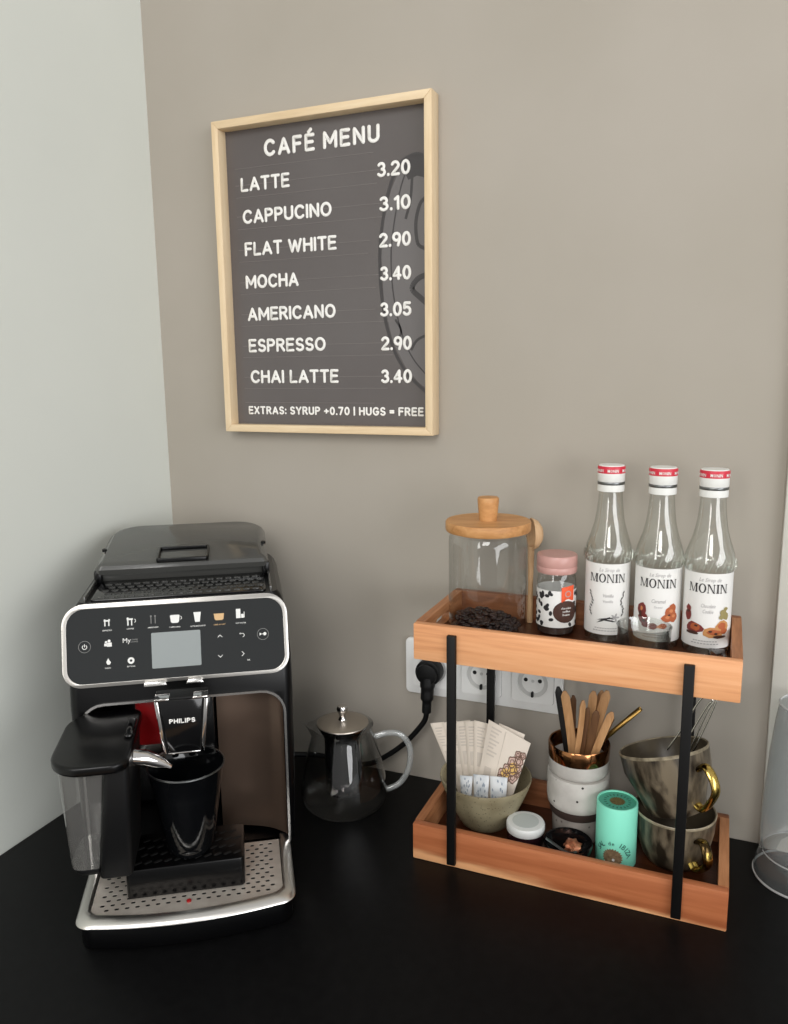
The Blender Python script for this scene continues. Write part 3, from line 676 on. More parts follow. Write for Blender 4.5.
# cup stand
cs = make('cup_stand', prism(rrect(-.0645,.0600,.042,.112,.005), .0302, .0640, XY(0)), M_blackplastic, em, bevel=.002)
bm = new()
for i in range(-5,6):
    for j in range(4):
        cx, cy = i*.0105+(.005 if j%2 else 0), .054+j*.014
        if cx < .055 and cx > -.060: add_prism(bm, rot2(rrect(-.0045,.0045,-.0016,.0016,.0014,3), .5, cx, cy), .0641, .0646, XY(0))
make('stand_slot', bm, M_dark, cs)
# top: warmer, hopper lid
make('cup_warmer', prism(rrect(-.098,.098,.1470,.236,.006), .3322, .3345, XY(0)), M_blackgloss, em, bevel=.001)
bm = new()
for i in range(-8,9):
    for j in range(5):
        cx, cy = i*.0108+(.0054 if j%2 else 0), .155+j*.014
        add_prism(bm, rrect(cx-.0042,cx+.0042,cy-.0022,cy+.0022,.002,3), .3344, .3355, XY(0))
make('warmer_stud', bm, M_lidgrey, em)
for s in (-1,1): make('warmer_rail', prism([(s*.1045,.146),(s*.1020,.146),(s*.1020,.230),(s*.1045,.230)], .3320, .3390, XY(0)), M_lidgrey, em, bevel=.0008)
def slope(bm):                                          # the hopper top falls gently towards the front
    for v in bm.verts: v.co.z += (v.co.y-.300)*.10
    return bm
bm = loft([(.3318,.1035,.232,.372),(.352,.1030,.228,.374)], .02, .035)
for v in bm.verts:
    if v.co.z > .34: v.co.z += (v.co.y-.300)*.10
make('hopper', bm, M_lidgrey, em, bevel=.001)
hl = make('hopper_lid', slope(loft([(.3522,.1040,.222,.378),(.3590,.1035,.219,.380),(.3635,.1005,.220,.379),(.3665,.0960,.225,.376)], .02, .035)), M_lidgrey, em, smooth=30)
fr_o = rrect(-.031,.031,.214,.262,.004,3); fr_i = rrect(-.0285,.0285,.2165,.2595,.003,3)
make('lid_handle', slope(prism(fr_o, .3660, .3712, XY(0), [fr_i])), M_blackplastic, hl, bevel=.0006)
for s in (-1,1):
    make('lid_pin', slope(lathe([(0,0),(.003,0),(.003,.003),(0,.004)], 12, c=(s*.0995,.275,.3645))), M_blackplastic, hl)
    make('hopper_bracket', box(min(s*.096,s*.1055),max(s*.096,s*.1055),.222,.240,.3322,.350), M_blackplastic, em, bevel=.003)

# tumbler on the cup stand (its own thing)
c_, s_ = math.cos(TH_), math.sin(TH_)
def mach(u,v,z): return (MX+c_*u-s_*v, MY+s_*u+c_*v, z)
prof = [(0,.0),(.020,0),(.0225,.002)]
for i in range(1,13):
    z = .004+i*.0055; rr = .0232+.0120*(i/12)**.8; prof += [(rr+.00015,z),(rr-.00015,z+.0027)]
prof += [(.0375,.082),(.0405,.1000),(.0412,.1015),(.0400,.1018),(.0385,.0995),(.0340,.075),(.0240,.012),(0,.009)]
tb = thing('tumbler', 'ribbed black glass under the spout of the coffee machine', 'glass', mach(.0025,.070,.0648))
make('glass_body', lathe(prof, 56), M_cupblack, tb)
make('glass_rim', lathe([(.0404,.1002),(.0416,.1010),(.0414,.1022),(.0402,.1024),(.0396,.1012),(.0404,.1002)], 56), M_silver, tb)

# ------------------------------------------------------------------ glass teapot
kx, ky = .3462, -.1085
ang = math.atan2(.45,.89)
tp = thing('glass_teapot', 'clear glass teapot with steel lid and strainer beside the coffee machine', 'teapot', (kx,ky,0), ang)
prof = [(0,.001),(.040,.001),(.0520,.004),(.0580,.012),(.0592,.022),(.0578,.036),(.0546,.052),(.0506,.070),(.0464,.088),(.0424,.104),(.0404,.113),(.0412,.117)]
bm = lathe(prof, 64)
for v in bm.verts:                                     # pouring lip on the side away from the handle
    if v.co.z > .104 and v.co.x < -.02 and abs(v.co.y) < .016:
        k = (v.co.z-.104)/.013*max(0,1-abs(v.co.y)/.016); v.co.x -= .012*k; v.co.z += .003*k
bmesh.ops.recalc_face_normals(bm, faces=bm.faces)
make('teapot_body', bm, M_kettleglass, tp)
bm = tube(catmull([(.044,0,.098),(.060,0,.1015),(.077,0,.099),(.0885,0,.084),(.091,0,.064),(.086,0,.042),(.074,0,.026),(.0575,0,.019)],6), .0042, n=12, flat=.75, ref=(0,1,0))
M_handleglass = thin_glass('handle glass', (.80,.82,.82), (.42,.44,.44), 2.2, .05, 1.3, .24, (.80,.82,.81))
make('teapot_handle', bm, M_handleglass, tp)
make('strainer', lathe([(0,.022),(.0235,.022),(.0245,.026),(.0252,.100),(.0345,.1175),(.0345,.1185),(.0242,.102),(.0240,.028),(0,.024)], 48), M_chromebright, tp)
tl = make('teapot_lid', lathe([(0,.116),(.030,.116),(.0335,.1178),(.0350,.1190),(.0346,.1202),(.031,.1212),(.026,.1225),(.018,.1238),(0,.1244)], 56), M_lidsteel, tp)
make('lid_knob', lathe([(0,.1236),(.0062,.1240),(.0044,.1275),(.0042,.1310),(.0070,.1355),(.0080,.1395),(.0064,.1430),(0,.1444)], 24), M_chromebright, tl)

# ------------------------------------------------------------------ syrup bottles
def label_common(root, r, words, art, zc):
    LF = onto_cyl(r)
    lab = make('paper_label', label_sheet(r), M_labelw, root)
    serif_word('brand_lettering', -.0206, .0738, .0102, .0412, LF, M_ink, lab)
    text('script_lettering', 'Le Sirop de', .002, .0868, LF, M_inkgrey, lab, h=.0042, w=.0230, bold=.0, d=.0005, slant=.25, res=2)
    for s, z, h, w in words: text('flavour_lettering', s, 0.001, z, LF, M_inkgrey, lab, h=h, w=w, bold=.004, d=.0005, slant=.2, res=2)
    bm = new()
    for z, w in ((.0175,.026),(.0145,.030)):
        for k in range(9):
            x = -w/2+k*w/9; add_patch(bm, [(x,z),(x+w/12,z),(x+w/12,z+.0011),(x,z+.0011)], LF, .0005)
    mesh_out('small_print', bm, M_inkgrey, lab)
    art(lab, LF)
def label_sheet(r):
    bm = new(); n = 40; a0 = -2.35
    g = [[bm.verts.new(((r)*math.sin(a0+4.7*i/n), -(r)*math.cos(a0+4.7*i/n), z)) for z in (.0100,.030,.060,.0958)] for i in range(n+1)]
    for a, b in zip(g, g[1:]):
        for k in range(3): bm.faces.new([a[k],b[k],b[k+1],a[k+1]])
    bmesh.ops.solidify(bm, geom=bm.faces, thickness=-.0002); return bm
def art_vanilla(lab, LF):
    bm = new(); rnd = random.Random(1)
    for a, x, z, L in ((.15,.000,.030,.011),(-.2,.002,.028,.010),(.45,-.003,.0285,.009)):
        add_patch(bm, rot2([(-L,-.0005),(-L*.3,-.0011),(L*.6,-.0008),(L,.0002),(L*.4,.0009),(-L*.5,.0007)], a, x, z), LF, .0006)
    for s in (-1,1):
        for k in range(9):
            z = .034+k*.0034; add_patch(bm, rot2(circ(0,0,.0021,8,.0008), s*(.9+.3*(k%2))+(.6 if k%2 else 0), s*(.0185+.0018*math.sin(k)), z), LF, .0006)
    mesh_out('vanilla_art', bm, M_ink, lab)
    bm = new()
    for k in range(5): add_patch(bm, rot2(circ(.0028,0,.0026,8,.0012), k*2*PI/5, .010, .0315), LF, .0005)
    mesh_out('flower_art', bm, M_inkgrey, lab)
def art_blobs(spec):
    def art(lab, LF):
        for q, (mat, items) in enumerate(spec):
            rnd = random.Random(q+5); bm = new()
            for x,z,r,ry in items: add_patch(bm, blob(x*1.06,z*1.03,r*1.32,rnd,10,ry*1.32), LF, .0005+.00012*q)
            mesh_out('food_art', bm, mat, lab)
    return art
car = art_blobs([(M_maroon, [(-.0165,.044,.0042,.0065),(-.0150,.036,.0044,.0055),(-.011,.0285,.0042,.003),(-.004,.0275,.0045,.003)]),
                 (M_caramel, [(.0140,.0440,.0050,.0045),(.0175,.0385,.0042,.0045),(.0105,.0370,.0045,.0040),(.0165,.0490,.0035,.0035),(.0065,.0280,.0036,.0026)]),
                 (M_caramel2, [(.0150,.0455,.0020,.0016),(.0180,.0395,.0017,.0016),(.0112,.0382,.0018,.0014),(-.0165,.0460,.0013,.002),(.003,.0275,.0022,.0014)]),
                 (M_darkbrown, [(-.0178,.0395,.0016,.0030),(-.0135,.0325,.0018,.0012),(.0128,.0408,.0012,.0008)])])
coo = art_blobs([(M_maroon, [(-.0195,.0440,.0030,.0050),(-.0195,.0520,.0024,.0030),(-.0120,.0315,.0075,.0052)]),
                 (M_cookie, [(.0070,.0275,.0085,.0045),(.0165,.0345,.0058,.0052)]),
                 (M_caramel, [(-.0110,.0325,.0046,.0032),(.0080,.0280,.0056,.0026),(.0165,.0350,.0036,.0030),(.0190,.0290,.0035,.0025)]),
                 (M_olive, [(.0170,.0500,.0032,.0030),(.0205,.0455,.0028,.0034),(.0150,.0450,.0020,.0024),(.0200,.0540,.0020,.0016)]),
                 (M_darkbrown, [(-.0140,.0255,.0060,.0016),(.0140,.0230,.0060,.0014),(-.0195,.0485,.0018,.0012),(.0045,.0290,.0014,.0010),(.0100,.0265,.0014,.0010),(-.0095,.0340,.0016,.0010)])])
r0 = .0255
bprof = [(0,.004),(.016,.003),(.0215,.0),(.0245,.0018),(r0-.0004,.006),(r0-.0006,.0100),(r0-.0006,.0960),(.0266,.0975),(.0276,.1015),(.0272,.1075),(.0256,.1150),(.0232,.1230),(.0200,.1320),(.0172,.1430),(.0152,.1560),(.0140,.1690),(.0134,.1800),(.0132,.1960),(.0120,.2000)]
def make_bottle(x, y, label, words, art):
    b = thing('syrup_bottle', label, 'bottle', (x,y,.2681), face_cam(x,y), 'syrup bottles on the upper shelf')
    make('bottle_glass', lathe(bprof, 56), M_bottle, b)
    # embossed band at the shoulder
    bm = new()
    rnd = random.Random(4)
    for k in range(26):
        a = k*2*PI/26; rr = .0276
        add_tube(bm, [(rr*math.sin(a), -rr*math.cos(a), .0985), ((rr+.0002)*math.sin(a+.06), -(rr+.0002)*math.cos(a+.06), .1035), ((rr-.0006)*math.sin(a+.14), -(rr-.0006)*math.cos(a+.14), .1090)], .0011, n=6)
    make('embossed_band', bm, M_bottle, b)
    cp = make('cap', lathe([(.0134,.1785),(.0150,.1790),(.0152,.1830),(.0150,.1860),(.0150,.1905),(.0153,.1910),(.0153,.2000),(.0153,.2003),(.0142,.1997),(.0134,.1990)], 40), M_capwhite, b)
    make('silver_ring', lathe([(.01515,.1868),(.0154,.1872),(.0154,.1898),(.01515,.1902)], 40), M_silver, cp)
    make('red_band', lathe([(.0150,.2000),(.0156,.2003),(.0156,.2068),(.0152,.2080),(.0145,.2084),(0,.2084)], 40), M_capred, cp)
    make('cap_top', lathe([(.0146,.2083),(.0140,.2093),(0,.2095)], 40), M_capwhite, cp)
    CF = onto_cyl(.0156)
    for q in (-1,0,1): text('cap_lettering', 'MONIN', .002+q*.0175, .2018, CF, M_capwhite, cp, h=.0034, w=.0125, bold=.02, d=.0003, res=1)
    label_common(b, r0, words, art, .05)
    b.scale = (1,1,.986); return b
make_bottle(.6800,-.0671,'clear syrup bottle with vanilla pod label, nearest the pink-lidded jar',[('Vanille',.0560,.0040,.0125),('Vanilla',.0495,.0030,.012)],art_vanilla)
make_bottle(.7372,-.0710,'clear syrup bottle with caramel cube label, behind the small glass dish',[('Caramel',.0560,.0044,.0150),('Caramel',.0500,.0024,.0090)],car)
make_bottle(.7908,-.0735,'clear syrup bottle with chocolate cookie label, beside the right tray end',[('Chocolate',.0570,.0042,.0150),('Cookie',.0505,.0042,.0110)],coo)

# ------------------------------------------------------------------ coffee storage jar with wooden lid
jx, jy, jz = .5422,-.0975,.2681
jr = thing('storage_jar', 'tall clear glass jar with round wooden lid holding coffee beans', 'jar', (jx,jy,jz), face_cam(jx,jy))
make('jar_glass', lathe([(0,.003),(.040,.003),(.0455,.005),(.0472,.010),(.0472,.112),(.0465,.119),(.0440,.123)], 64), M_glass, jr)
jl = make('jar_lid', lathe([(0,.1235),(.041,.1235),(.041,.1258),(.0500,.1262),(.0510,.1280),(.0510,.1365),(.0500,.1382),(0,.1384)], 64), M_jarwood, jr)
make('lid_knob', lathe([(0,.1384),(.0105,.1384),(.0112,.146),(.0126,.160),(.0128,.1648),(.0118,.1662),(0,.1664)], 36), M_jarwood, jl)
bn = tag(make('coffee_beans', new(), M_bean), 'dark roasted coffee beans heaped low in the wooden-lidded jar', 'coffee beans', kind='stuff')
bm = new(); rnd = random.Random(11)
def bean(bm, loc, rz, rx):
    M = Matrix.Translation(loc) @ Matrix.Rotation(rz,4,'Z') @ Matrix.Rotation(rx,4,'X')
    n, rings = 8, []
    for k in range(1,5):
        t = PI*k/5; rings.append([bm.verts.new(M @ Vector((.0044*math.cos(t), .0030*math.sin(t)*math.cos(2*PI*i/n), .0021*math.sin(t)*math.sin(2*PI*i/n)))) for i in range(n)])
    a = bm.verts.new(M @ Vector((.0044,0,0))); b = bm.verts.new(M @ Vector((-.0044,0,0)))
    for i in range(n):
        bm.faces.new([a, rings[0][i], rings[0][(i+1)%n]]); bm.faces.new([b, rings[-1][(i+1)%n], rings[-1][i]])
    for p, q in zip(rings, rings[1:]):
        for i in range(n): bm.faces.new([p[i], q[i], q[(i+1)%n], p[(i+1)%n]])
for k in range(420):
    a, rr = rnd.uniform(0,2*PI), .038*math.sqrt(rnd.random())
    x, y = rr*math.cos(a), rr*math.sin(a)
    top = .003 + .014*max(0, 1-((x+.010)**2+(y+.002)**2)/.0019)
    bean(bm, (jx+x, jy+y, jz+.0085+rnd.random()*top), rnd.uniform(0,PI), rnd.uniform(-.6,.6))
for fc in bm.faces: fc.smooth = True
bm.to_mesh(bn.data); bm.free()
# wooden scoop standing behind the jar
wx, wy = .5838,-.0480
sp_ = thing('wooden_scoop', 'pale wooden scoop standing bowl up between the coffee jar and pink-lidded jar', 'scoop', (wx,wy,.2681))
make('scoop_handle', tube([(0,0,.0005),(0,0,.05),(0,0,.099)], [.0036,.0032,.0042], n=12), M_spoonwood, sp_)
bm = new(); Ms = Matrix.Translation((.001,0,.114)) @ Matrix.Rotation(face_cam(wx,wy)-1.25,4,'Z') @ Matrix.Rotation(PI/2,4,'X') @ Matrix.Diagonal((1,1.25,1,1))
add_lathe(bm, [(0,-.0135),(.0080,-.0117),(.0138,-.0064),(.0168,.0012),(.0158,.0016),(.0128,-.0040),(.0072,-.0090),(0,-.0106)], 32, M=Ms)
make('scoop_bowl', bm, M_spoonwood, sp_)

# ------------------------------------------------------------------ small spotted jar
qx, qy = .6210,-.0725
sj = thing('sprinkle_jar', 'small glass jar with dusty pink lid and coffee bean spotted label', 'jar', (qx,qy,.2681), face_cam(qx,qy))
make('jar_glass', lathe([(0,.002),(.019,.002),(.0228,.004),(.0232,.010),(.0232,.066),(.0222,.073),(.0205,.078)], 48), M_glass, sj)
jl = make('jar_lid', lathe([(.0205,.0765),(.0232,.0768),(.0240,.0790),(.0240,.0835),(.0234,.0845),(.0240,.0855),(.0240,.0965),(.0230,.0980),(0,.0982)], 48), M_pink, sj)
make('jar_contents', lathe([(0,.0035),(.0205,.0035),(.0215,.006),(.0215,.044),(0,.046)], 40), M_ground, sj)
rr_ = .0235; LF = onto_cyl(rr_)
lab = make('paper_label', lathe([(rr_-.0002,.0125),(rr_,.0125),(rr_,.0575),(rr_-.0002,.0575),(rr_-.0002,.0125)], 48), M_labelw, sj)
bm = new(); rnd = random.Random(21)
for k in range(64):
    x, z = rnd.uniform(-.034,.034), rnd.uniform(.0155,.055)
    if -.004 < x < .024 and .016 < z < .056: continue
    add_patch(bm, rot2(circ(0,0,.0031,9,.0021), rnd.uniform(0,PI), x, z), LF, .0003)
mesh_out('bean_spot', bm, M_ink, lab)
bm = new(); add_patch(bm, circ(.0125,.0320,.0160,22,.0135), LF, .0005); mesh_out('brown_oval', bm, M_darkbrown, lab)
text('label_lettering', 'chocolate', .0125, .0355, LF, M_labelw, lab, h=.0026, w=.013, d=.0008, res=1)
text('label_lettering', 'coffee', .0125, .0315, LF, M_labelw, lab, h=.0026, w=.010, d=.0008, res=1)
text('label_lettering', 'beans', .0125, .0275, LF, M_labelw, lab, h=.0026, w=.009, d=.0008, res=1)
bm = new(); add_patch(bm, [(.0060,.0440),(.0225,.0455),(.0225,.0640),(.0140,.0632),(.0060,.0620)], LF, .0009); st = mesh_out('orange_sticker', bm, M_orange, sj)
bm = new()
add_patch(bm, circ(.0140,.0540,.0042,16), LF, .0012); mesh_out('sticker_emblem', bm, M_pink, st)
bm = new(); add_patch(bm, circ(.0140,.0540,.0027,14), LF, .0014); mesh_out('sticker_emblem', bm, M_orange, st)

# ------------------------------------------------------------------ glass dish, coaster, black tin on the upper shelf
gx, gy = .7290,-.1330
gd = tag(make('glass_dish', lathe([(0,.002),(.021,.002),(.0245,.004),(.0275,.018),(.0288,.038),(.0294,.0400),(.0283,.0405),(.0272,.038),(.0258,.018),(.0225,.006),(0,.0045)], 48), M_dishglass), 'small clear glass dish in front of the middle syrup bottle', 'dish')
gd.location = (gx,gy,.2681)
bm = prism([(x*(1+.1*math.sin(3*i)),y) for i,(x,y) in enumerate(circ(0,0,.0200,28,.0160))], 0, .006, XY(0))
co = tag(make('leather_pad', bm, M_slate, bevel=.002), 'flat dark brown rounded pad in front of the rightmost syrup bottle', 'pad'); co.location = (.7775,-.1300,.2681); co.rotation_euler = (0,0,.3)
bt = thing('black_tin', 'flat black tin with small white print at the right end of upper shelf', 'tin', (.8070,-.137,.2681), .12)
make('tin_base', prism(rrect(-.0085,.0085,-.024,.030,.003), 0, .010, XY(0)), M_blackgloss, bt, bevel=.001)
tl2 = make('tin_lid', prism(rrect(-.0088,.0088,-.0243,.0303,.003), .0101, .0140, XY(0)), M_blackgloss, bt, bevel=.001)
bm = new()
for k in range(4): add_prism(bm, R(-.006+k*.003,-.0042+k*.003,-.0008,.0008), 0, .0002, lambda a,b,d: (a,-.0246-d,.0122+b))
mesh_out('white_print', bm, M_icongrey, tl2)

# ------------------------------------------------------------------ bowl with sachets
bx_, by_, bz_ = .5415,-.0955,.0121
bw = tag(make('stoneware_bowl', lathe([(0,.002),(.0285,0),(.0310,.002),(.0345,.008),(.0430,.024),(.0500,.040),(.0555,.054),(.0582,.0625),(.0578,.0642),(.0562,.0638),(.0535,.054),(.0470,.038),(.0390,.022),(.0290,.010),(0,.007)], 72), M_bowl), 'speckled sand stoneware bowl full of tea sachets on the lower shelf', 'bowl')
bw.location = (bx_,by_,bz_)
def quad(tl,trr,br,bl,y_t,y_b,ny=8):
    """bilinear sheet: (u,v) in 0..1 -> world, leaning back towards the top"""
    def f(u,v,d=0):
        x = (bl[0]*(1-u)+br[0]*u)*(1-v)+(tl[0]*(1-u)+trr[0]*u)*v
        z = (bl[1]*(1-u)+br[1]*u)*(1-v)+(tl[1]*(1-u)+trr[1]*u)*v
        return (x, y_b*(1-v)+y_t*v-d-.0012*math.sin(PI*u)*math.sin(PI*v), z)
    return f
def sachet(name, label, f, mat, thick=.0012, n=8, deco=None, group='tea sachets in the bowl', cat='sachet'):
    bm = new(); A = {}; B = {}
    for i in range(n+1):
        for j in range(n+1):
            e = 1 if 0 < i < n and 0 < j < n else .35
            A[i,j] = bm.verts.new(Vector(f(i/n,j/n,thick*e))); B[i,j] = bm.verts.new(Vector(f(i/n,j/n,-thick*e*.3)))
    for i in range(n):
        for j in range(n):
            bm.faces.new([A[i,j],A[i+1,j],A[i+1,j+1],A[i,j+1]]); bm.faces.new([B[i,j],B[i,j+1],B[i+1,j+1],B[i+1,j]])
    for i in range(n):
        bm.faces.new([A[i,0],B[i,0],B[i+1,0],A[i+1,0]]); bm.faces.new([A[i,n],A[i+1,n],B[i+1,n],B[i,n]])
        bm.faces.new([A[0,i],A[0,i+1],B[0,i+1],B[0,i]]); bm.faces.new([A[n,i],B[n,i],B[n,i+1],A[n,i+1]])
    o = make(name, bm, mat); tag(o, label, cat, group)
    if deco: deco(o, lambda u,v,d: f(u,v,thick+.0003+d))
    return o
def deco_text(o, g):
    bm = new()
    for k in range(7):
        v = .93-k*.035; add_patch(bm, [(.25,v),(.78-.1*(k%3),v),(.78-.1*(k%3),v+.016),(.25,v+.016)], g, 0)
    add_patch(bm, [(.3,.50),(.7,.50),(.7,.66),(.3,.66)], g, 0)
    mesh_out('printed_text', bm, M_packetgrey, o)
fans = [((.4610,.1250),(.4800,.1305),(.5240,.0300),(.5100,.0290),'cream tea sachet leaning furthest left in the bowl'),
        ((.4790,.1300),(.4985,.1360),(.5290,.0300),(.5140,.0290),'cream tea sachet second from the left of the fan'),
        ((.4960,.1350),(.5170,.1410),(.5330,.0300),(.5180,.0290),'cream tea sachet directly behind the black front post'),
        ((.5110,.1390),(.5300,.1430),(.5370,.0300),(.5220,.0290),'upright cream sachet just right of the black front post'),
        ((.5240,.1440),(.5440,.1420),(.5410,.0300),(.5260,.0290),'upright cream sachet touching the flower-printed sachet')]
for k, (a,b,c,d,lb) in enumerate(fans):
    sachet('tea_sachet', lb, quad(a,b,c,d,-.0800-.0022*k,-.0930-.0022*k), M_packet, deco=deco_text)
def deco_flower(o, g):
    bm = new()
    for k in range(8):
        v = .94-k*.042; add_patch(bm, [(.10,v),(.34-.05*(k%3),v),(.34-.05*(k%3),v+.018),(.10,v+.018)], g, 0)
    add_patch(bm, [(.12,.36),(.30,.36),(.30,.52),(.12,.52)], g, 0)
    mesh_out('printed_text', bm, M_packetgrey, o)
    bm = new(); add_patch(bm, [(.42,.02),(.44,.02),(.44,.98),(.42,.98)], g, 0); mesh_out('fold_line', bm, M_packetgrey, o)
    rnd = random.Random(9); bm = new(); bm2 = new()
    pts = [(cx,.38+.62*cy,r*1.25) for cx,cy,r in ((.58,.22,.085),(.72,.18,.08),(.86,.22,.09),(.66,.34,.08),(.80,.36,.095),(.92,.42,.07),(.74,.50,.085),(.88,.56,.085),(.93,.70,.06),(.82,.68,.06),(.55,.12,.06),(.95,.30,.05))]
    def ringp(cx,cy,r,w):
        q = 16
        o_ = [bm.verts.new(Vector(g(cx+r*math.cos(2*PI*i/q)*(1+.12*math.cos(5*2*PI*i/q)), cy+.7*r*math.sin(2*PI*i/q)*(1+.12*math.cos(5*2*PI*i/q)), .0003))) for i in range(q)]
        i_ = [bm.verts.new(Vector(g(cx+(r-w)*math.cos(2*PI*i/q)*(1+.12*math.cos(5*2*PI*i/q)), cy+.7*(r-w)*math.sin(2*PI*i/q)*(1+.12*math.cos(5*2*PI*i/q)), .0003))) for i in range(q)]
        for i in range(q): bm.faces.new([o_[i],o_[(i+1)%q],i_[(i+1)%q],i_[i]])
    for cx,cy,r in pts: ringp(cx,cy,r,.022); ringp(cx,cy,r*.5,.016)
    mesh_out('flower_outline', bm, M_packetbrown, o)
    for cx,cy,r in pts: add_patch(bm2, circ(cx,cy,r*.9,12,r*.62), g, .0001)
    mesh_out('flower_print', bm2, M_packetpink, o)
    bm3 = new(); add_patch(bm3, circ(.80,.62,.12,14,.075), g, .0002); add_patch(bm3, circ(.66,.53,.11,14,.065), g, .0002); mesh_out('yellow_bloom', bm3, M_packetyellow, o)
sachet('tea_sachet', 'cream sachet hidden behind the flower-printed sachet', quad((.5560,.1440),(.5890,.1345),(.5660,.0350),(.5380,.0320),-.0860,-.0960), M_packet)
sachet('tea_sachet', 'wide sachet with brown and yellow flower drawing, frontmost of the tea sachets', quad((.5450,.1510),(.5985,.1285),(.5710,.0300),(.5270,.0300),-.0950,-.1060), M_packet, deco=deco_flower)
for k, (xa, xb, zt, lb) in enumerate(((.5150,.5315,.0815,'white sugar stick at the left of the row behind the bowl rim'),(.5325,.5530,.0865,'white and blue sugar stick in the middle of the row'),(.5540,.5760,.0885,'white and blue sugar stick at the right of the row'))):
    def deco_scribble(o, g, k=k):
        bm = new(); rnd = random.Random(30+k)
        for q in range(14):
            u, v = rnd.uniform(.1,.85), rnd.uniform(.45,.95); add_patch(bm, rot2(rrect(-.04,.04,-.03,.03,.01,2), rnd.uniform(0,3), u, v), g, 0)
        mesh_out('blue_print', bm, M_sugarblue, o)
    sachet('sugar_stick', lb, quad((xa,zt),(xb,zt+.002),(xb-.004,.030),(xa+.001,.030),-.1190,-.1145), M_sugar, thick=.0028, deco=deco_scribble, group='sugar sticks in the bowl', cat='sugar stick')

# ------------------------------------------------------------------ jam jar
mx_, my_ = .6010,-.1260
jj = thing('jam_jar', 'tiny jam jar with white lid beside the sachet bowl', 'jar', (mx_,my_,.0121), face_cam(mx_,my_))
make('jar_body', lathe([(0,0),(.0185,0),(.0210,.002),(.0220,.006),(.0220,.017),(.0212,.0205),(0,.0205)], 44), M_jam, jj)
jl = make('jar_lid', lathe([(.0212,.0192),(.0229,.0196),(.0232,.0210),(.0232,.0280),(.0222,.0296),(.0190,.0300),(0,.0298)], 48), M_jamlid, jj)
make('lid_print', lathe([(0,.0301),(.0158,.0302),(.0160,.0304),(0,.0304)], 40), M_jamlidtop, jl)
bm = new(); LF = onto_cyl(.0221); add_patch(bm, [(.004,.002),(.013,.002),(.013,.010),(.004,.010)], LF, .0002); mesh_out('jar_label', bm, M_jamlabel, jj)

# ------------------------------------------------------------------ black dish with copper piece and dark spoon
dx, dy = .6550,-.1395
bd = tag(make('black_dish', lathe([(0,.001),(.017,0),(.0205,.002),(.0262,.012),(.0286,.0225),(.0281,.0242),(.0267,.0235),(.0242,.013),(.0190,.005),(0,.004)], 44), M_blackgloss), 'small round black dish between the jam jar and turquoise tube', 'dish')
bd.location = (dx,dy,.0121)
bm = new(); bmesh.ops.create_icosphere(bm, subdivisions=3, radius=.0105); rnd = random.Random(2)
for v in bm.verts:
    v.co *= 1+.16*math.sin(v.co.x*900)+.1*math.sin(v.co.y*1300+v.co.z*700); v.co.z *= .6
cp_ = tag(make('foil_sweet', bm, M_copperpiece), 'copper coloured crumpled piece lying in the black dish', 'sweet'); cp_.location = (dx+.004,dy+.006,.0121+.0150)
bm = tube(catmull([(-.0205,-.004,.0215),(-.010,-.003,.0150),(.004,-.008,.0120),(.016,-.014,.0180)],5), .0028, n=8, flat=.4, ref=(0,0,1))
pod = tag(make('dark_twist', bm, M_silver), 'dark grey metal strip lying across the black dish', 'strip'); pod.location = (dx-.004,dy-.003,.0121+.0045)

# ------------------------------------------------------------------ stacked stoneware cups with stirrers
ux, uy = .6550,-.0800
gc = tag(make('stoneware_cup', lathe([(0,0),(.0275,0),(.0295,.002),(.0300,.008),(.0305,.0300),(.0300,.0318),(.0285,.0316),(.0280,.006),(0,.004)], 48), M_cupgrey), 'low grey stoneware cup at the bottom of the cup stack', 'cup', 'stacked stoneware cups'); gc.location = (ux,uy,.0121)
def tumbler(name, label, z0, parts):
    t = thing(name, label, 'cup', (ux,uy,z0), face_cam(ux,uy), 'stacked stoneware cups')
    for nm, prof, mt in parts: make(nm, lathe(prof, 60), mt, t)
    return t
tumbler('stoneware_cup', 'speckled white stoneware cup with dark clay foot, middle of the stack', .0440, [
    ('cup_foot', [(0,0),(.0315,0),(.0335,.002),(.0345,.0112),(0,.0112)], M_cupbase),
    ('cup_wall', [(.0342,.0113),(.0362,.0135),(.0374,.022),(.0376,.050),(.0372,.0528),(.0345,.0530),(.0300,.0530),(.0295,.050),(.0300,.018),(.030,.0135),(0,.0125)], M_cupw)])
tumbler('stoneware_cup', 'white stoneware cup with copper rim, topmost of the stack and full of stirrers', .0977, [
    ('cup_wall', [(0,.0002),(.0335,.0002),(.0350,.0015),(.0360,.0050),(.0362,.0185),(.0345,.0185),(.0335,.015),(.0325,.006),(0,.004)], M_cupw),
    ('copper_band', [(.0340,.0186),(.0364,.0186),(.0370,.0258),(.0372,.0358),(.0364,.0373),(.0350,.0366),(.0343,.0258),(.0340,.0186)], M_copper)])
CB = .1022                                              # inside floor of the top cup
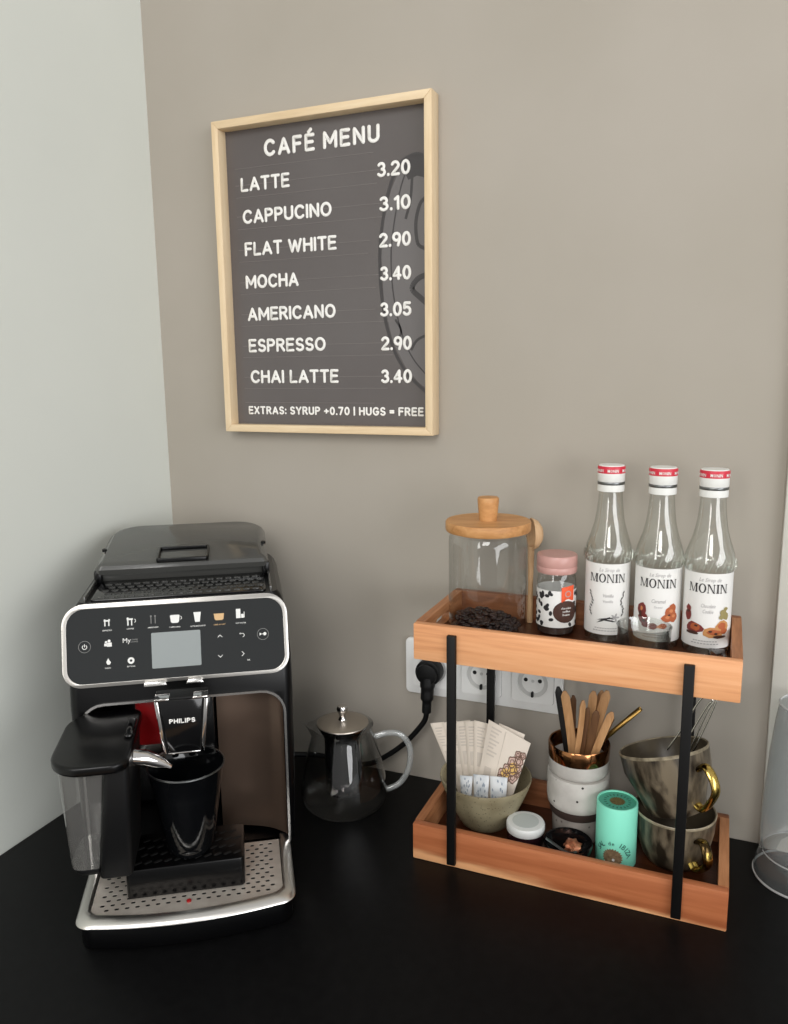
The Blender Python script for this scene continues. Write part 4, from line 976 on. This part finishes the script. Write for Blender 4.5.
def flat_stick(name, label, bx, by, top, w, t, mat, cat, group=None, curve=0.0, twist=0.0):
    p0 = Vector((ux+bx, uy+by, CB+.001)); p1 = Vector(top); n = 14; bm = new(); rings = []
    ax = (p1-p0).normalized(); side = Vector((math.cos(twist), math.sin(twist), 0)); side = (side-ax*side.dot(ax)).normalized(); nn = ax.cross(side)
    for i in range(n+1):
        q = i/n; c = p0.lerp(p1,q)+side*curve*math.sin(PI*q)
        ww = w*(1 if q < .93 else math.sqrt(max(.05,1-((q-.93)/.075)**2)))
        rings.append([bm.verts.new(c+side*ww*a+nn*t*b) for a,b in ((-.5,-.5),(.5,-.5),(.5,.5),(-.5,.5))])
    for a,b in zip(rings,rings[1:]):
        for k in range(4): bm.faces.new([a[k],a[(k+1)%4],b[(k+1)%4],b[k]])
    bm.faces.new(rings[0][::-1]); bm.faces.new(rings[-1])
    return tag(make(name, bm, mat, bevel=.0004), label, cat, group)
G = 'stirrers in the copper-rimmed cup'
flat_stick('coffee_stirrer','black speckled stirrer at the far left of the cup',-.014,.012,(.6250,-.068,.1960),.0088,.0034,M_stickblack,'stirrer',G)
flat_stick('coffee_stirrer','pale wooden stirrer leaning beside the black speckled stirrer',-.004,-.006,(.6375,-.092,.2020),.0105,.0018,M_stick,'stirrer',G,.001)
flat_stick('coffee_stirrer','dark brown stirrer half hidden behind the leftmost pale stirrer',-.010,.010,(.6440,-.066,.1870),.0075,.0018,M_stickbrown,'stirrer',G)
flat_stick('coffee_stirrer','slim pale stirrer with rounded tip at the centre front',-.004,-.016,(.6610,-.098,.1960),.0076,.0018,M_stick,'stirrer',G,.002,.7)
flat_stick('coffee_stirrer','short dark brown stirrer in the middle of the cup',.002,-.006,(.6650,-.088,.1830),.0075,.0018,M_stickbrown,'stirrer',G)
flat_stick('coffee_stirrer','pale stirrer standing tallest behind the centre of the cup',.004,.006,(.6690,-.070,.1980),.0100,.0018,M_stick,'stirrer',G,.001)
flat_stick('coffee_stirrer','short dark brown stirrer right of the cup centre',.010,-.008,(.6760,-.090,.1820),.0090,.0018,M_stickbrown,'stirrer',G)
flat_stick('coffee_stirrer','wide tan stirrer second from the right of the cup',.010,.008,(.6850,-.068,.2000),.0110,.0018,M_stick,'stirrer',G,-.001)
flat_stick('coffee_stirrer','short pale stirrer at the right edge beside the gold straw',.014,-.010,(.6945,-.094,.1850),.0090,.0018,M_stick,'stirrer',G,-.001)
flat_stick('coffee_stirrer','tan stirrer tucked between the tall centre stirrer and wide tan one',.006,.012,(.6775,-.060,.1960),.0085,.0018,M_stick,'stirrer',G,.001)
flat_stick('coffee_stirrer','dark brown stirrer lowest at the right back of the cup',.013,.006,(.6925,-.072,.1720),.0080,.0018,M_stickbrown,'stirrer',G)
st_ = tag(make('metal_straw', tube([(ux+.002,uy+.018,CB+.004),(.7240,-.0680,.1830)], .0030, n=14, cap=False), M_straw), 'gold metal straw slanting out of the stirrer cup', 'straw')
md = st_.modifiers.new('wall','SOLIDIFY'); md.thickness = .0006

# ------------------------------------------------------------------ turquoise tube
ex, ey = .7070,-.1180
tt = thing('salt_tube', 'turquoise cardboard tube with sun emblem on the lower shelf', 'tube', (ex,ey,.0121), face_cam(ex,ey))
make('tube_body', lathe([(0,0),(.0228,0),(.0234,.001),(.0234,.0750),(.0230,.0758),(.0216,.0758),(.0214,.0735),(0,.0735)], 56), M_teal, tt)
te = make('tube_end', lathe([(0,.0736),(.0211,.0736),(.0211,.0741),(0,.0741)], 48), M_tealend, tt)
bm = new(); add_prism(bm, [((.0092 if i%2 else .0078)*math.cos(2*PI*i/40), (.0092 if i%2 else .0078)*math.sin(2*PI*i/40)) for i in range(40)], .0742, .0744, XY(0)); mesh_out('end_emblem', bm, M_sungold, te)
bm = new()
for k in range(20):
    a = 2*PI*k/20; add_prism(bm, rot2(R(.0125,.0155,-.0007,.0007), a), .0742, .0744, XY(0))
mesh_out('end_lettering', bm, M_tealdark, te)
LF = onto_cyl(.0235)
bm = new(); add_patch(bm, [((.0118 if i%2 else .0100)*math.cos(2*PI*i/44)-.003, .0155+(.0118 if i%2 else .0100)*math.sin(2*PI*i/44)) for i in range(44)], LF, .0003); se = mesh_out('sun_emblem', bm, M_sunbrown, tt)
bm = new(); add_patch(bm, circ(-.002,.0135,.0016,10), LF, .0006); mesh_out('emblem_centre', bm, M_labelw, se)
s_txt = 'SAL de IBIZA'
for i, ch in enumerate(s_txt):
    if ch == ' ': continue
    t = PI*.86 - PI*.80*i/(len(s_txt)-1); cx, cz = -.003+.0162*math.cos(t), .0150+.0162*math.sin(t)
    ca, sa = math.cos(t-PI/2), math.sin(t-PI/2)
    g = lambda a,b,d,cx=cx,cz=cz,ca=ca,sa=sa: LF(cx+ca*a-sa*b, cz+sa*a+ca*b, d)
    text('arc_lettering', ch, 0, 0, g, M_tealdark, tt, h=.0058 if ch.isupper() else .0044, bold=.012, d=.0004, res=2)

# ------------------------------------------------------------------ brown glazed mugs
def mug_prof(R_, H_, rb):
    return [(0,.001),(rb*.85,0),(rb,.002),(rb*1.16,H_*.14),(rb*1.34,H_*.38),(R_*.965,H_*.68),(R_*.99,H_*.95)], [(R_*.99,H_*.95),(R_,H_*.985),(R_*.985,H_),(R_*.955,H_*.985)], [(R_*.955,H_*.985),(R_*.93,H_*.68),(rb*1.22,H_*.36),(rb*.95,H_*.12),(0,H_*.08)]
def mug(label, loc, rot, R_, H_, rb, ha, out, z_hi, z_lo):
    t = thing('glazed_mug', label, 'mug', loc, 0, 'stacked brown mugs'); t.rotation_euler = rot
    a,b,c = mug_prof(R_,H_,rb)
    n = len(a)-1; k = len(b)-1
    bm = lathe(a+b[1:]+c[1:], 64, mats=[0]*n+[1]*k+[2]*(len(c)-1))
    make('mug_body', bm, [M_mug, M_mugrim, M_muginside], t)
    d = Vector((math.cos(ha), math.sin(ha), 0))
    def rad(z):
        for (r0_,z0_),(r1_,z1_) in zip(a,a[1:]):
            if z0_ <= z <= z1_: return r0_+(r1_-r0_)*(z-z0_)/max(1e-6,z1_-z0_)
        return R_
    p = [d*(rad(z_hi)-.002)+Vector((0,0,z_hi)), d*(rad(z_hi)+out*.55)+Vector((0,0,z_hi+.004)), d*(rad(z_hi)+out)+Vector((0,0,z_hi-.008)), d*(rad(z_hi)+out*.92)+Vector((0,0,(z_hi+z_lo)/2-.004)), d*(rad(z_lo)+out*.5)+Vector((0,0,z_lo-.002)), d*(rad(z_lo)-.002)+Vector((0,0,z_lo+.002))]
    make('mug_handle', tube(catmull(p,6), .0062, n=14, flat=.55, ref=tuple(d)), M_gold, t)
    return t
mug('brown glazed mug with gold handle at the bottom of the mug stack', (.7695,-.0915,.0121), (0,0,0), .0460, .0655, .030, math.radians(-52), .017, .048, .016)
tilt = math.radians(-15)
mug('brown glazed mug with gold handle tilted on top of another mug', (.7715,-.1010,.0775), (math.radians(-11),tilt,0), .0510, .0750, .030, math.radians(-38), .0165, .054, .012)
# wire whisk in the tilted mug
wk = tag(make('wire_whisk', (lambda bm: [add_tube(bm, catmull(p,6), .0011, n=8) for p in (
    [(.757,-.086,.145),(.770,-.086,.170),(.789,-.086,.2105),(.800,-.086,.2225)],
    [(.779,-.088,.140),(.786,-.088,.163),(.798,-.088,.200),(.803,-.087,.2120),(.797,-.087,.2210)],
    [(.771,-.087,.140),(.781,-.087,.168),(.797,-.087,.205),(.802,-.087,.2120)],
    [(.783,-.090,.142),(.789,-.090,.160),(.801,-.089,.195),(.8065,-.088,.2150),(.8040,-.087,.2205)])] and bm)(new()), M_wire), 'thin steel wire whisk sticking up from the tilted mug', 'whisk')

# ------------------------------------------------------------------ clear carafe at the right edge
cf = thing('water_carafe', 'clear tapering plastic carafe standing right of the tray rack', 'carafe', (.9085,-.0570,0))
make('carafe_base', lathe([(0,.001),(.046,.001),(.0500,.002),(.0508,.004),(.0490,.016),(.0455,.026),(.0425,.030)], 64), M_carafebase, cf)
make('carafe_body', lathe([(.0425,.0305),(.0448,.034),(.0458,.045),(.0462,.060),(.0448,.10),(.0422,.15),(.0385,.190),(.0362,.2065),(.0352,.2100)], 64), M_carafe, cf)
M_edge = thin_glass('carafe bright edge', (.8,.82,.82), (.6,.62,.62), 2.0, .1, 1.0, .5, (.8,.82,.82))
make('base_ring', lathe([(.0500,.0005),(.0514,.0010),(.0516,.0026),(.0504,.0032)], 64), M_edge, cf)
make('collar_ring', lathe([(.0424,.0296),(.0434,.0300),(.0434,.0312),(.0424,.0316)], 64), M_edge, cf)
make('carafe_rim', lathe([(.0346,.2085),(.0362,.2090),(.0366,.2108),(.0350,.2118),(.0342,.2105),(.0346,.2085)], 64), M_edge, cf)

# ------------------------------------------------------------------ light
w = bpy.data.worlds.new('daylight room'); sc.world = w; w.use_nodes = True
nt = w.node_tree; bg = nt.nodes['Background']
tc = nt.nodes.new('ShaderNodeTexCoord'); sp = nt.nodes.new('ShaderNodeSeparateXYZ'); rp = nt.nodes.new('ShaderNodeValToRGB'); mr = nt.nodes.new('ShaderNodeMapRange')
nt.links.new(tc.outputs['Generated'], sp.inputs[0]); mr.inputs['From Min'].default_value = -1; mr.inputs['From Max'].default_value = 1
nt.links.new(sp.outputs['Z'], mr.inputs['Value']); nt.links.new(mr.outputs[0], rp.inputs[0])
e = rp.color_ramp.elements; e[0].position = .28; e[0].color = (.20,.195,.19,1); e[1].position = .85; e[1].color = (.70,.70,.69,1)
x = e.new(.52); x.color = (.70,.695,.685,1)
nt.links.new(rp.outputs[0], bg.inputs['Color']); bg.inputs['Strength'].default_value = .68
def area_lamp(name, loc, target, sx_, sy_, power, col):
    l = bpy.data.lights.new(name, 'AREA'); l.shape = 'RECTANGLE'; l.size = sx_; l.size_y = sy_; l.energy = power; l.color = col
    o = bpy.data.objects.new(name, l); COL.objects.link(o); o.location = loc
    o.rotation_euler = (Vector(target)-Vector(loc)).to_track_quat('-Z','Z').to_euler()
    return o
area_lamp('window_or_fill_light', (-.05,-2.5,1.05), (.5,-.1,.35), .62, 1.5, 17, (1,.985,.96))
area_lamp('window_or_fill_light', (1.0,-2.7,1.75), (.55,-.1,.25), .9, 1.1, 24, (1,.985,.965))  # added fill lamp to lift the dark lower wall, not a known window
area_lamp('window_or_fill_light', (3.05,-1.95,.75), (.4,-.2,.35), 1.15, 2.5, 42, (.98,.99,1))

sc.view_settings.view_transform = 'Standard'; sc.view_settings.look = 'None'; sc.view_settings.exposure = .20; sc.view_settings.gamma = 1
sc.view_settings.use_curve_mapping = False
sc.cycles.use_denoising = True
sc.cycles.max_bounces = 14; sc.cycles.transparent_max_bounces = 24; sc.cycles.glossy_bounces = 6
